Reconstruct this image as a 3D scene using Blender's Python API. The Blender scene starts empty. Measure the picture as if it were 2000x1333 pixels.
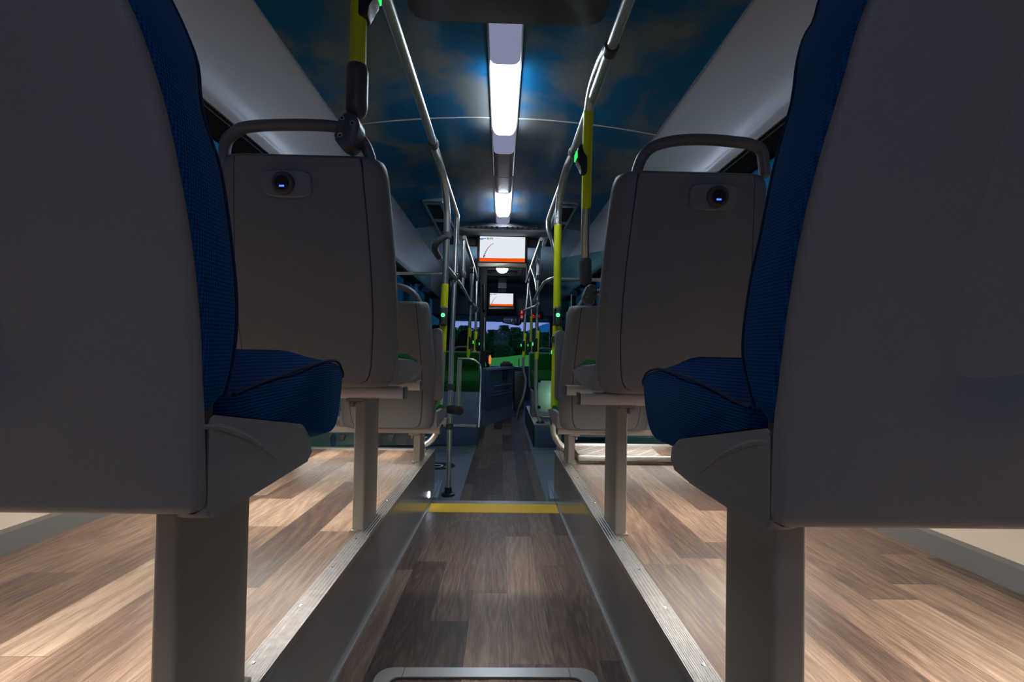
import bpy, bmesh, math, random
import numpy as np
from mathutils import Vector as V, Matrix
random.seed(7)
C = bpy.context.scene.collection
SC = bpy.context.scene
# ------------------------------------------------------------------ camera, world, exposure
F = 950.0
CAM = V((.025, 0, 1.04))
W_ = V((.0221, 1, .0184)).normalized()
R0 = W_.cross(V((0, 0, 1))).normalized(); U0 = R0.cross(W_)
TH = .0175
R_ = R0*math.cos(TH)+U0*math.sin(TH); U_ = U0*math.cos(TH)-R0*math.sin(TH)
cd = bpy.data.cameras.new('camera'); cam = bpy.data.objects.new('camera', cd); C.objects.link(cam)
cd.sensor_width = 36; cd.lens = F/2000*36; cd.clip_start = .02; cd.clip_end = 2000
cam.matrix_world = Matrix(((R_.x, U_.x, -W_.x, CAM.x), (R_.y, U_.y, -W_.y, CAM.y), (R_.z, U_.z, -W_.z, CAM.z), (0, 0, 0, 1)))
SC.camera = cam
SC.view_settings.view_transform = 'Standard'; SC.view_settings.look = 'None'
SC.view_settings.gamma = 1; SC.view_settings.exposure = 0.0; SC.view_settings.use_curve_mapping = False

wd = bpy.data.worlds.new('dusk_sky'); SC.world = wd; wd.use_nodes = True
nt = wd.node_tree; nt.nodes.clear()
out = nt.nodes.new('ShaderNodeOutputWorld'); bg = nt.nodes.new('ShaderNodeBackground')
tc = nt.nodes.new('ShaderNodeTexCoord'); sp = nt.nodes.new('ShaderNodeSeparateXYZ'); rp = nt.nodes.new('ShaderNodeValToRGB')
nt.links.new(tc.outputs['Generated'], sp.inputs[0]); nt.links.new(sp.outputs['Z'], rp.inputs[0])
nt.links.new(rp.outputs[0], bg.inputs[0]); nt.links.new(bg.outputs[0], out.inputs[0])
e = rp.color_ramp.elements
e[0].position = 0.0; e[0].color = (.30, .33, .74, 1)
e[1].position = .9; e[1].color = (.10, .42, .95, 1)
x = e.new(.12); x.color = (.22, .34, .78, 1)
bg.inputs[1].default_value = 1.0
LAMP = 26.0       # ceiling lamp lens
SEATLAMP = 74.0   # lamps under the seats

def at(px, py, d):
    k = R_*((px-1000)/F)+U_*((666.5-py)/F)+W_
    return CAM+k*((d-CAM.y)/k.y)
def atx(px, py, x):
    k = R_*((px-1000)/F)+U_*((666.5-py)/F)+W_
    return CAM+k*((x-CAM.x)/k.x)
def atz(px, py, z):
    k = R_*((px-1000)/F)+U_*((666.5-py)/F)+W_
    return CAM+k*((z-CAM.z)/k.z)

# ------------------------------------------------------------------ materials
MATS = {}
class NT:
    def __init__(s, name):
        s.m = bpy.data.materials.new(name); s.m.use_nodes = True; s.t = s.m.node_tree; s.t.nodes.clear()
        s.out = s.n('ShaderNodeOutputMaterial')
    def n(s, typ, **kw):
        nd = s.t.nodes.new(typ)
        for k, v in kw.items(): setattr(nd, k, v)
        return nd
    def l(s, a, b): s.t.links.new(a, b)
    def math(s, op, a, b=None):
        nd = s.n('ShaderNodeMath', operation=op)
        for i, q in enumerate((a, b)):
            if q is None: continue
            if isinstance(q, (int, float)): nd.inputs[i].default_value = q
            else: s.l(q, nd.inputs[i])
        return nd.outputs[0]
    def mix(s, f, a, b, bt='MIX'):
        nd = s.n('ShaderNodeMix', data_type='RGBA', blend_type=bt)
        for sock, q in ((nd.inputs[0], f), (nd.inputs[6], a), (nd.inputs[7], b)):
            if isinstance(q, (int, float)): sock.default_value = q
            elif isinstance(q, tuple): sock.default_value = q if len(q) == 4 else q+(1,)
            else: s.l(q, sock)
        return nd.outputs[2]
    def bsdf(s, **kw):
        b = s.n('ShaderNodeBsdfPrincipled')
        for k, v in kw.items():
            sk = b.inputs[k.replace('_', ' ')]
            if isinstance(v, (int, float)): sk.default_value = v
            elif isinstance(v, tuple): sk.default_value = v if len(v) == 4 else v+(1,)
            else: s.l(v, sk)
        s.l(b.outputs[0], s.out.inputs[0]); s.b = b; return b
    def bump(s, h, st, dist=.002):
        bp = s.n('ShaderNodeBump'); bp.inputs['Strength'].default_value = st; bp.inputs['Distance'].default_value = dist
        s.l(h, bp.inputs['Height']); s.l(bp.outputs[0], s.b.inputs['Normal'])
    def noise(s, vec, scale, detail=2, rough=.5, dist=0):
        q = s.n('ShaderNodeTexNoise'); q.inputs['Scale'].default_value = scale; q.inputs['Detail'].default_value = detail
        q.inputs['Roughness'].default_value = rough; q.inputs['Distortion'].default_value = dist
        if vec is not None: s.l(vec, q.inputs['Vector'])
        return q.outputs['Fac']
    def ramp(s, f, stops):
        q = s.n('ShaderNodeValToRGB'); s.l(f, q.inputs[0]); el = q.color_ramp.elements
        el[0].position, el[0].color = stops[0][0], stops[0][1]+(1,)
        el[1].position, el[1].color = stops[-1][0], stops[-1][1]+(1,)
        for p, c in stops[1:-1]: k = el.new(p); k.color = c+(1,)
        return q.outputs[0]
    def obj(s): return s.n('ShaderNodeTexCoord').outputs['Object']
    def xyz(s, v):
        q = s.n('ShaderNodeSeparateXYZ'); s.l(v, q.inputs[0]); return q.outputs
    def comb(s, *a):
        q = s.n('ShaderNodeCombineXYZ')
        for i, v in enumerate(a):
            if isinstance(v, (int, float)): q.inputs[i].default_value = v
            else: s.l(v, q.inputs[i])
        return q.outputs[0]

def plain(name, col, rough=.5, metal=0, grain=0, gscale=900, spec=.5, bumpst=.15):
    t = NT(name); t.bsdf(Base_Color=col, Roughness=rough, Metallic=metal); t.b.inputs['Specular IOR Level'].default_value = spec
    o = t.obj(); nz = t.noise(o, gscale, 2)
    if grain:
        lo = tuple(c*(1-grain) for c in col); hi = tuple(min(1, c*(1+grain)) for c in col)
        t.l(t.ramp(nz, [(.3, lo), (.7, hi)]), t.b.inputs['Base Color'])
    t.bump(nz, bumpst, .0006)
    return t.m
def emit(name, col, st):
    t = NT(name); q = t.n('ShaderNodeEmission'); q.inputs[0].default_value = col+(1,); q.inputs[1].default_value = st
    t.l(q.outputs[0], t.out.inputs[0]); return t.m
def glass(name, col, gl=.06):
    t = NT(name); a = t.n('ShaderNodeBsdfTransparent'); a.inputs[0].default_value = col+(1,)
    g = t.n('ShaderNodeBsdfGlossy'); g.inputs['Roughness'].default_value = .02; g.inputs[0].default_value = (.9, .95, 1, 1)
    lw = t.n('ShaderNodeLayerWeight'); lw.inputs[0].default_value = .12
    f = t.math('ADD', t.math('MULTIPLY', lw.outputs['Fresnel'], .6), gl*.3)
    mx = t.n('ShaderNodeMixShader'); t.l(f, mx.inputs[0]); t.l(a.outputs[0], mx.inputs[1]); t.l(g.outputs[0], mx.inputs[2])
    t.l(mx.outputs[0], t.out.inputs[0]); return t.m
def frosted(name, col):
    t = NT(name); t.bsdf(Base_Color=col, Roughness=.3); tr = t.n('ShaderNodeBsdfTranslucent'); tr.inputs[0].default_value = col+(1,)
    mx = t.n('ShaderNodeMixShader'); mx.inputs[0].default_value = .55; t.l(t.b.outputs[0], mx.inputs[1]); t.l(tr.outputs[0], mx.inputs[2]); t.l(mx.outputs[0], t.out.inputs[0]); return t.m
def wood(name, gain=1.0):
    t = NT(name); o = t.obj(); X, Y, Z = t.xyz(o)
    Wd, L = .112, .95
    r = t.math('ADD', t.math('DIVIDE', X, Wd), 50.482); row = t.math('FLOOR', r)
    wn = t.n('ShaderNodeTexWhiteNoise', noise_dimensions='1D'); t.l(row, wn.inputs['W'])
    yy = t.math('ADD', t.math('DIVIDE', Y, L), t.math('MULTIPLY', wn.outputs[0], 9.0)); col = t.math('FLOOR', yy)
    w2 = t.n('ShaderNodeTexWhiteNoise', noise_dimensions='2D'); t.l(t.comb(row, col, 0), w2.inputs['Vector'])
    pid = t.math('FRACT', t.math('ADD', t.math('MULTIPLY', w2.outputs['Value'], .42), t.math('ADD', t.math('MULTIPLY', row, .618), t.math('MULTIPLY', col, .37))))
    gv = t.comb(t.math('ADD', t.math('MULTIPLY', X, 52.0), t.math('MULTIPLY', pid, 90)), t.math('ADD', t.math('MULTIPLY', Y, 5.0), t.math('MULTIPLY', pid, 37)), pid)
    g1 = t.noise(gv, 1.0, 4, .6, .35)
    gv2 = t.comb(t.math('ADD', t.math('MULTIPLY', X, 380.0), t.math('MULTIPLY', pid, 70)), t.math('MULTIPLY', Y, 17), pid)
    g2 = t.noise(gv2, 1.0, 3, .65)
    # cathedral figure: rings of a stretched distance field
    gv3 = t.comb(t.math('MULTIPLY', X, 9.0), t.math('MULTIPLY', Y, .8), t.math('MULTIPLY', pid, 31))
    g3 = t.noise(gv3, 1.3, 1, .5)
    rg = t.math('FRACT', t.math('MULTIPLY', g3, 13.0))
    rings = t.math('ABSOLUTE', t.math('SUBTRACT', rg, .5))
    tone = t.math('ADD', t.math('MULTIPLY', pid, .36), t.math('ADD', t.math('MULTIPLY', g1, .32), t.math('ADD', t.math('MULTIPLY', g2, .46), t.math('MULTIPLY', rings, .22))))
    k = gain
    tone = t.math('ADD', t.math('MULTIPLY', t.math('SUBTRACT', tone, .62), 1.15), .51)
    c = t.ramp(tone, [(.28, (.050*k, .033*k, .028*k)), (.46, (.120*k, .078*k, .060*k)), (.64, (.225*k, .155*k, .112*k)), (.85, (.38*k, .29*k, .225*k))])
    fx = t.math('FRACT', r); fy = t.math('FRACT', yy)
    sx = t.math('LESS_THAN', fx, .014); sy = t.math('LESS_THAN', fy, .0022)
    sm = t.math('MAXIMUM', sx, sy)
    c2 = t.mix(t.math('MULTIPLY', sm, .7), c, (.05*k, .035*k, .03*k))
    # tiny pale anti-slip flakes
    vo = t.n('ShaderNodeTexVoronoi'); vo.inputs['Scale'].default_value = 70; t.l(o, vo.inputs['Vector'])
    sp_ = t.math('LESS_THAN', vo.outputs['Distance'], .035)
    c3 = t.mix(t.math('MULTIPLY', sp_, .35), c2, (.6, .55, .5))
    t.bsdf(Base_Color=c3, Roughness=.42); t.b.inputs['Specular IOR Level'].default_value = .4
    t.bump(t.math('SUBTRACT', g2, t.math('MULTIPLY', sm, 1.0)), .12, .0008)
    return t.m
def fabric(name, c1, c2, kind='knit'):
    t = NT(name); o = t.obj(); X, Y, Z = t.xyz(o)
    s = math.tau/.0042
    ln = t.math('ADD', t.math('MULTIPLY', X, .35), Y)
    nz = t.noise(o, 45, 2)
    wob = t.math('MULTIPLY', nz, 1.6)
    a = t.math('SINE', t.math('ADD', t.math('MULTIPLY', Z, s*1.0), wob))
    if kind == 'knit':
        b = t.math('SINE', t.math('MULTIPLY', ln, s*1.1))
        h = t.math('MULTIPLY', t.math('ADD', t.math('MULTIPLY', a, .5), t.math('ADD', t.math('MULTIPLY', b, .5), 1.0)), .5)
    else:
        b = t.math('SINE', t.math('MULTIPLY', ln, s*1.3))
        h = t.math('ADD', t.math('MULTIPLY', a, .42), t.math('ADD', t.math('MULTIPLY', b, .08), .5))
    n2 = t.noise(o, 700, 2)
    f = t.math('ADD', t.math('MULTIPLY', h, .75), t.math('MULTIPLY', n2, .3))
    c = t.ramp(f, [(.15, c1), (.85, c2)])
    t.bsdf(Base_Color=c, Roughness=.95); t.b.inputs['Specular IOR Level'].default_value = .1
    pass
    t.bump(f, .5, .0012); return t.m
def ceiling_mat(name):
    t = NT(name); o = t.obj(); X, Y, Z = t.xyz(o)
    v = t.comb(t.math('MULTIPLY', X, 1.5), t.math('MULTIPLY', Y, 1.15), 3.3)
    n = t.noise(v, 1.5, 6, .55, .4)
    nb = t.noise(t.comb(X, Y, 9.0), 3.0, 3)
    sea = t.mix(nb, (.004, .10, .24), (.008, .16, .34))
    cl = t.mix(nb, (.20, .20, .19), (.16, .20, .22))
    f = t.ramp(n, [(.47, (0, 0, 0)), (.60, (1, 1, 1))])
    c = t.mix(f, sea, cl)
    t.bsdf(Base_Color=c, Roughness=.32); t.b.inputs['Specular IOR Level'].default_value = .35
    t.bump(t.noise(o, 600, 2), .1, .0005); return t.m
def checker_plate(name):
    t = NT(name); o = t.obj(); X, Y, Z = t.xyz(o)
    a = t.math('SINE', t.math('MULTIPLY', t.math('ADD', X, Y), 95)); b = t.math('SINE', t.math('MULTIPLY', t.math('SUBTRACT', X, t.math('MULTIPLY', Y, .8)), 70))
    h = t.math('MAXIMUM', t.math('GREATER_THAN', a, .8), t.math('GREATER_THAN', b, .8))
    t.bsdf(Base_Color=t.mix(h, (.20, .19, .18), (.34, .33, .32)), Roughness=.45, Metallic=.3); t.bump(h, .8, .003); return t.m
def ribbed_alu(name):
    t = NT(name); o = t.obj(); X, Y, Z = t.xyz(o)
    a = t.math('SINE', t.math('MULTIPLY', X, math.tau/.008))
    nz = t.noise(o, 60, 3)
    t.bsdf(Base_Color=t.ramp(nz, [(.3, (.30, .30, .295)), (.7, (.40, .40, .39))]), Roughness=.36, Metallic=.85); t.bump(a, .5, .0015); return t.m
def hexchrome(name):
    t = NT(name); o = t.obj()
    vo = t.n('ShaderNodeTexVoronoi'); vo.inputs['Scale'].default_value = 260; t.l(o, vo.inputs['Vector'])
    t.bsdf(Base_Color=(.6, .58, .55), Roughness=.28, Metallic=1.0); t.bump(vo.outputs['Distance'], .9, .002); return t.m
def leafmat(name, a, b):
    t = NT(name); o = t.obj(); n = t.noise(o, 1.7, 4)
    t.bsdf(Base_Color=t.ramp(n, [(.3, a), (.7, b)]), Roughness=.9); t.b.inputs['Specular IOR Level'].default_value = .1; return t.m

M = dict(
    shell=plain('grey_plastic', (.185, .187, .198), .5, grain=.10, spec=.4),
    shell2=plain('warm_grey_plastic', (.22, .228, .25), .5, grain=.10, spec=.4),
    groove=plain('seam_shadow_gap', (.03, .03, .032), .8),
    handle=plain('grey_painted_metal', (.15, .147, .155), .42, spec=.5),
    post=plain('grey_powder_coat', (.27, .248, .215), .5, grain=.06),
    darkpl=plain('dark_grey_plastic', (.085, .082, .09), .35),
    black=plain('black_plastic', (.012, .012, .014), .4),
    rubber=plain('black_rubber', (.01, .01, .01), .8),
    blue=fabric('blue_knit_fabric', (.002, .026, .10), (.004, .085, .28)),
    bluerib=fabric('blue_ribbed_fabric', (.002, .024, .09), (.004, .08, .27), 'rib'),
    bluepipe=plain('dark_blue_piping', (.002, .015, .06), .9),
    green=plain('green_fabric', (.012, .17, .022), .9, grain=.3, spec=.1),
    darkgreen=plain('dark_green_fabric', (.006, .085, .010), .95, grain=.3, spec=.1),
    chrome=plain('brushed_steel', (.74, .73, .70), .36, 1.0, bumpst=.03),
    bar=plain('cream_grey_tube', (.50, .46, .43), .35, .2),
    hex=hexchrome('textured_steel'),
    yellow=plain('yellow_grip_sleeve', (.74, .80, .012), .45),
    stripe=plain('yellow_safety_strip', (.80, .50, .01), .5, grain=.12, gscale=300),
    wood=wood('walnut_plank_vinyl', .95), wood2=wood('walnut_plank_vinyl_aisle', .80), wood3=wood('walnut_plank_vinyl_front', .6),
    vinyl=plain('blue_grey_floor_vinyl', (.14, .18, .22), .5, grain=.15, gscale=400),
    kick=plain('grey_gloss_side_panel', (.135, .137, .145), .20, spec=.6, bumpst=.04),
    alu=plain('aluminium', (.5, .5, .49), .33, .85, bumpst=.05), rib=ribbed_alu('ribbed_aluminium'),
    plate=checker_plate('checker_plate'),
    ceil=ceiling_mat('cloud_print_ceiling'), seam=plain('ceiling_seam_strip', (.55, .52, .48), .5),
    cove=plain('satin_grey_cove', (.56, .59, .68), .36, .1, grain=.05, spec=.6, bumpst=.06),
    wall=plain('cream_wall_panel', (.52, .47, .40), .5), dark=plain('dark_trim', (.02, .02, .024), .5),
    base=plain('grey_baseboard', (.10, .103, .108), .5),
    frontgrey=plain('blue_grey_roof_panel', (.30, .42, .50), .4, grain=.05), navy=plain('dark_navy_panel', (.055, .10, .165), .4),
    navylight=plain('blue_grey_panel', (.16, .24, .32), .45),
    bulk=plain('grey_duct_plastic', (.26, .26, .28), .6), hole=plain('dark_nozzle', (.015, .016, .02), .6),
    lensdim=emit('dim_lamp_lens', (.62, .68, 1.0), .34), lensedge=emit('lamp_lens_end', (.86, .92, 1.0), 2.2), lens=emit('lamp_lens', (.74, .86, 1.0), LAMP), trough=plain('white_lamp_strip', (.72, .74, .82), .35, .15, spec=.6),
    troughdark=plain('grey_lamp_cover', (.32, .32, .34), .3, .4),
    seatlamp=emit('warm_white_led', (1.0, .90, .79), SEATLAMP),
    seatlamplow=emit('warm_white_led_low', (1.0, .90, .79), SEATLAMP*.36), dome=emit('dome_lamp_lens', (.72, .84, 1.0), 70.0), hatchglow=emit('hatch_lamp_lens', (.75, .9, 1.0), 10.0),
    panelfill=emit('added_panel_fill', (.8, 1.0, .88), 24.0), screen=emit('lcd_white', (.86, .91, .97), .9), orange=emit('lcd_orange', (1.0, .085, .002), .95), purple=emit('lcd_purple', (.30, .03, .36), .8),
    lcdblue=emit('lcd_blue', (.02, .16, .60), .8), lcdgreen=emit('lcd_green', (.02, .50, .30), .8), lcddark=emit('lcd_dark', (.02, .05, .07), .8),
    lcdyellow=emit('lcd_yellow_green', (.5, .7, .1), .8), lcdgrey=emit('lcd_grey', (.35, .36, .42), .8),
    gold=plain('bronze_monitor_edge', (.36, .30, .22), .4, .6),
    ledg=emit('green_led', (.03, 1.0, .14), 1.6), ledgc=emit('green_led_core', (.10, 1.0, .24), 2.4), ledb=emit('blue_led', (.03, .09, 1.0), 4.0),
    red=emit('red_lit_symbol', (.35, .01, .02), .55), redbright=emit('red_led_digits', (1.0, .01, .02), 1.1), sym=emit('symbol_white', (.8, .5, .5), .6),
    stepled=emit('step_light_lens', (.8, .88, 1.0), 14.0), amber=emit('amber_glow', (1.0, .33, .06), .75), amberred=emit('red_dot', (1.0, .05, .02), .8),
    winglass=glass('tinted_window_glass', (.16, .44, .45)), rearglass=glass('rear_window_glass', (.62, .70, .74)), windshield=glass('windscreen_glass', (.86, .92, .92)),
    part=glass('green_tinted_partition_glass', (.50, .74, .72), .10),
    mirror=plain('mirror_glass', (.14, .14, .14), .03, 1.0, bumpst=0),
    grass=leafmat('meadow_grass', (.13, .42, .012), (.20, .50, .02)),
    leaf=leafmat('dark_foliage', (.010, .065, .016), (.022, .11, .028)), leaf2=leafmat('deep_foliage', (.006, .045, .014), (.014, .08, .024)),
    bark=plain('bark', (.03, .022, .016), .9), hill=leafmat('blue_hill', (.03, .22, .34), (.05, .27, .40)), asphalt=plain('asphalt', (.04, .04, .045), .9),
    white=plain('white_lettering', (.7, .7, .7), .5), frost=frosted('frosted_panel', (.62, .80, .68)),
    blueplastic=plain('blue_plastic', (.01, .05, .22), .4), screw=plain('steel_screw', (.7, .7, .7), .25, 1.0),
)

# ------------------------------------------------------------------ object helpers
def wloc(o):
    p = V((0, 0, 0))
    while o is not None: p += o.location; o = o.parent
    return p
def finish(me, bm, mat, ang=38):
    bmesh.ops.recalc_face_normals(bm, faces=bm.faces[:]); bm.to_mesh(me); bm.free()
    if isinstance(mat, (list, tuple)):
        for q in mat: me.materials.append(M[q])
    else: me.materials.append(M[mat])
    me.shade_smooth(); me.set_sharp_from_angle(angle=math.radians(ang))
def obj(name, bm, mat, parent=None, label=None, ang=38, loc=None):
    """one mesh object; geometry is given in bus coordinates"""
    if parent is not None: off = wloc(parent)
    elif loc is not None: off = V(loc)
    else:
        cs = [v.co for v in bm.verts]; lo = V([min(c[i] for c in cs) for i in range(3)]); hi = V([max(c[i] for c in cs) for i in range(3)])
        off = V(((lo.x+hi.x)/2, (lo.y+hi.y)/2, lo.z))
    for v in bm.verts: v.co -= off
    me = bpy.data.meshes.new(name); finish(me, bm, mat, ang)
    o = bpy.data.objects.new(name, me); C.objects.link(o)
    if parent is not None: o.parent = parent
    else: o.location = off
    if label: o['label'] = label
    return o
def thing(name, label, cat, loc, group=None):
    o = bpy.data.objects.new(name, None); C.objects.link(o); o.location = V(loc); o.empty_display_size = .1
    o['label'] = label; o['category'] = cat
    if group: o['group'] = group
    return o
def tag(o, label, cat, group=None, kind=None):
    o['label'] = label; o['category'] = cat
    if group: o['group'] = group
    if kind: o['kind'] = kind
    return o
def struct(name, bm, mat, label, cat='structure', parent=None, loc=(0, 0, 0)):
    o = obj(name, bm, mat, parent, loc=loc); o['kind'] = 'structure'; o['label'] = label; o['category'] = cat; return o
B = bmesh.new
def box(bm, x0, x1, y0, y1, z0, z1, bev=0, seg=2):
    vs = [bm.verts.new((x, y, z)) for z in (z0, z1) for y in (y0, y1) for x in (x0, x1)]
    fs = [(0, 1, 3, 2), (4, 5, 7, 6), (0, 1, 5, 4), (2, 3, 7, 6), (0, 2, 6, 4), (1, 3, 7, 5)]
    faces = [bm.faces.new([vs[i] for i in f]) for f in fs]
    if bev:
        es = list({e for f in faces for e in f.edges}); bmesh.ops.bevel(bm, geom=es, offset=bev, segments=seg, affect='EDGES', profile=.5)
    return bm
def loft(bm, rings, cap=True, closed=True):
    rv = [[bm.verts.new(p) for p in r] for r in rings]; n = len(rv[0])
    for a, b in zip(rv, rv[1:]):
        for i in range(n if closed else n-1):
            j = (i+1) % n; bm.faces.new((a[i], a[j], b[j], b[i]))
    if cap and closed:
        for r in (rv[0], rv[-1]):
            try: bm.faces.new(r)
            except ValueError: pass
    return rv
def crv(pts, n=8):
    P = [V(p) for p in pts]; P = [P[0]*2-P[1]]+P+[P[-1]*2-P[-2]]; o = []
    for i in range(1, len(P)-2):
        for k in range(n):
            t = k/n; a, b, c, d = P[i-1:i+3]
            o.append(.5*((2*b)+(c-a)*t+(2*a-5*b+4*c-d)*t*t+(3*b-a-3*c+d)*t**3))
    o.append(P[-2]); return o
def tube(bm, pts, r, seg=14, cap=True, flat=1.0):
    P = [V(p) for p in pts]; rings = []; prev = None
    for i, p in enumerate(P):
        t = (P[min(i+1, len(P)-1)]-P[max(i-1, 0)]).normalized()
        if prev is None:
            n = t.cross(V((1, 0, 0))) if abs(t.x) < .9 else t.cross(V((0, 0, 1)))
            n.normalize()
        else: n = (prev-t*prev.dot(t)).normalized()
        prev = n; b = t.cross(n); rr = r[i] if isinstance(r, (list, tuple)) else r
        rings.append([p+n*(math.cos(a)*rr)+b*(math.sin(a)*rr*flat) for a in (math.tau*k/seg for k in range(seg))])
    loft(bm, rings, cap); return bm
def prism(bm, poly, axis, a, b, bev=0, seg=3):
    """poly: list of 2d points in the other two axes; extruded a..b along axis ('x','y','z')"""
    def mk(p, t):
        return {'x': (t, p[0], p[1]), 'y': (p[0], t, p[1]), 'z': (p[0], p[1], t)}[axis]
    A = [bm.verts.new(mk(p, a)) for p in poly]; Bv = [bm.verts.new(mk(p, b)) for p in poly]; n = len(poly)
    fs = [bm.faces.new(A), bm.faces.new(Bv)]
    for i in range(n): fs.append(bm.faces.new((A[i], A[(i+1) % n], Bv[(i+1) % n], Bv[i])))
    if bev:
        es = list(set(fs[0].edges) | set(fs[1].edges)); bmesh.ops.bevel(bm, geom=es, offset=bev, segments=seg, affect='EDGES', profile=.5)
    return bm
def disc(bm, c, axis, r, h, seg=24, r2=None):
    c = V(c); a = V(axis).normalized(); n = a.orthogonal().normalized(); b = a.cross(n); r2 = r if r2 is None else r2
    loft(bm, [[c+n*(math.cos(t)*r)+b*(math.sin(t)*r) for t in (math.tau*k/seg for k in range(seg))],
              [c+a*h+n*(math.cos(t)*r2)+b*(math.sin(t)*r2) for t in (math.tau*k/seg for k in range(seg))]]); return bm
def ball(bm, c, r, s=(1, 1, 1), seg=16):
    q = bmesh.ops.create_uvsphere(bm, u_segments=seg, v_segments=seg//2, radius=r)
    for v in q['verts']: v.co = V((v.co.x*s[0], v.co.y*s[1], v.co.z*s[2]))+V(c)
    return bm
def rpoly(pts, r, n=5):
    """round the corners of a 2d polygon"""
    o = []; N = len(pts); rr = r if isinstance(r, (list, tuple)) else [r]*N
    for i in range(N):
        p = V((*pts[i], 0)); a = V((*pts[i-1], 0)); b = V((*pts[(i+1) % N], 0)); q = rr[i]
        if q <= 0: o.append((p.x, p.y)); continue
        ta = p+(a-p).normalized()*min(q, (a-p).length*.45); tb = p+(b-p).normalized()*min(q, (b-p).length*.45)
        for k in range(n+1):
            t = k/n; s = ta*(1-t)**2+p*2*t*(1-t)+tb*t*t; o.append((s.x, s.y))
    return o
def ring(x0, x1, y0, y1, z, rr, rf, nx=14, dep=None, na=5):
    o = []
    for k in range(nx+1):
        u = k/nx; x = x0+rr+(x1-x0-2*rr)*u; o.append([x, y0+(dep(u, z) if dep else 0), z])
    def arc(cx, cy, r, a0):
        for k in range(1, na+1):
            a = math.radians(a0+90*k/na); o.append([cx+r*math.cos(a), cy+r*math.sin(a), z])
    arc(x1-rr, y0+rr, rr, -90)
    o.append([x1, y1-rf, z]); arc(x1-rf, y1-rf, rf, 0)
    for k in range(1, nx):
        u = k/nx; o.append([x1-rf-(x1-x0-2*rf)*u, y1, z])
    o.append([x0+rf, y1, z]); arc(x0+rf, y1-rf, rf, 90)
    o.append([x0, y0+rr, z])
    a = [[x0+rr+rr*math.cos(math.radians(180+90*k/na)), y0+rr+rr*math.sin(math.radians(180+90*k/na)), z] for k in range(1, na)]
    return o+a
def sm(a, b, x):
    t = max(0, min(1, (x-a)/(b-a))); return t*t*(3-2*t)
def curve_fn(pts):
    """pts of (z,value...) -> smooth interpolation by z"""
    P = crv([V((p[0], p[1], p[2] if len(p) > 2 else 0)) for p in sorted(pts)], 10)
    zs = [p.x for p in P]; a = [p.y for p in P]; b = [p.z for p in P]
    return lambda z: (float(np.interp(z, zs, a)), float(np.interp(z, zs, b)))
def text(name, s, size, o, xdir, ydir, mat, parent, depth=.0004, align='LEFT', bold=.0):
    cu = bpy.data.curves.new(name, 'FONT'); cu.body = s; cu.size = size; cu.align_x = align; cu.extrude = depth; cu.offset = size*bold; cu.space_character = 1.0+bold*5
    t = bpy.data.objects.new(name, cu); C.objects.link(t)
    dg = bpy.context.evaluated_depsgraph_get(); dg.update()
    me = bpy.data.meshes.new_from_object(t.evaluated_get(dg)); bpy.data.objects.remove(t); bpy.data.curves.remove(cu)
    X = V(xdir).normalized(); Y = V(ydir).normalized(); Z = X.cross(Y); off = wloc(parent)
    for v in me.vertices: v.co = V(o)-off+X*v.co.x+Y*v.co.y+Z*v.co.z
    me.materials.clear(); me.materials.append(M[mat]); q = bpy.data.objects.new(name, me); C.objects.link(q); q.parent = parent; return q

# ------------------------------------------------------------------ the room
PZ = lambda y: .535-.0272*y        # raised side floors
AZ = lambda y: .338-.0535*y        # rear aisle
YR, YP, YS, YF = -1.3, 2.82, 2.735, 10.3
HW = 1.25
def slab(bm, x0, x1, y0, y1, zf, t=.03, n=1):
    ys = [y0+(y1-y0)*k/n for k in range(n+1)]
    loft(bm, [[(x0, y, zf(y)-t), (x1, y, zf(y)-t), (x1, y, zf(y)), (x0, y, zf(y))] for y in ys]); return bm
struct('floor', box(B(), -HW, HW, YS-.01, YF, -.05, 0), 'vinyl', 'blue-grey vinyl low floor in the front half of the bus', 'floor')
bm = B(); vs = [(-.245, 3.0), (.355, 3.0), (.355, 6.6), (-.21, 6.6)]
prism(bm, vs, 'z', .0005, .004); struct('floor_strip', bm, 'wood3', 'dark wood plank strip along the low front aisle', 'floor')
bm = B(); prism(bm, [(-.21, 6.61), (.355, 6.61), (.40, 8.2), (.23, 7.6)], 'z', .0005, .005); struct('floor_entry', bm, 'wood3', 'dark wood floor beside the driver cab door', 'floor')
struct('floor_left', slab(B(), -HW, -.36, YR, YP, PZ), 'wood', 'raised walnut plank floor under the seats on the left', 'floor')
struct('floor_right', slab(B(), .36, HW, YR, YP, PZ), 'wood', 'raised walnut plank floor under the seats on the right', 'floor')
struct('floor_aisle', slab(B(), -.345, .345, YR, YS-.225, AZ), 'wood2', 'sloping walnut plank aisle between the raised side floors', 'floor')
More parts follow.
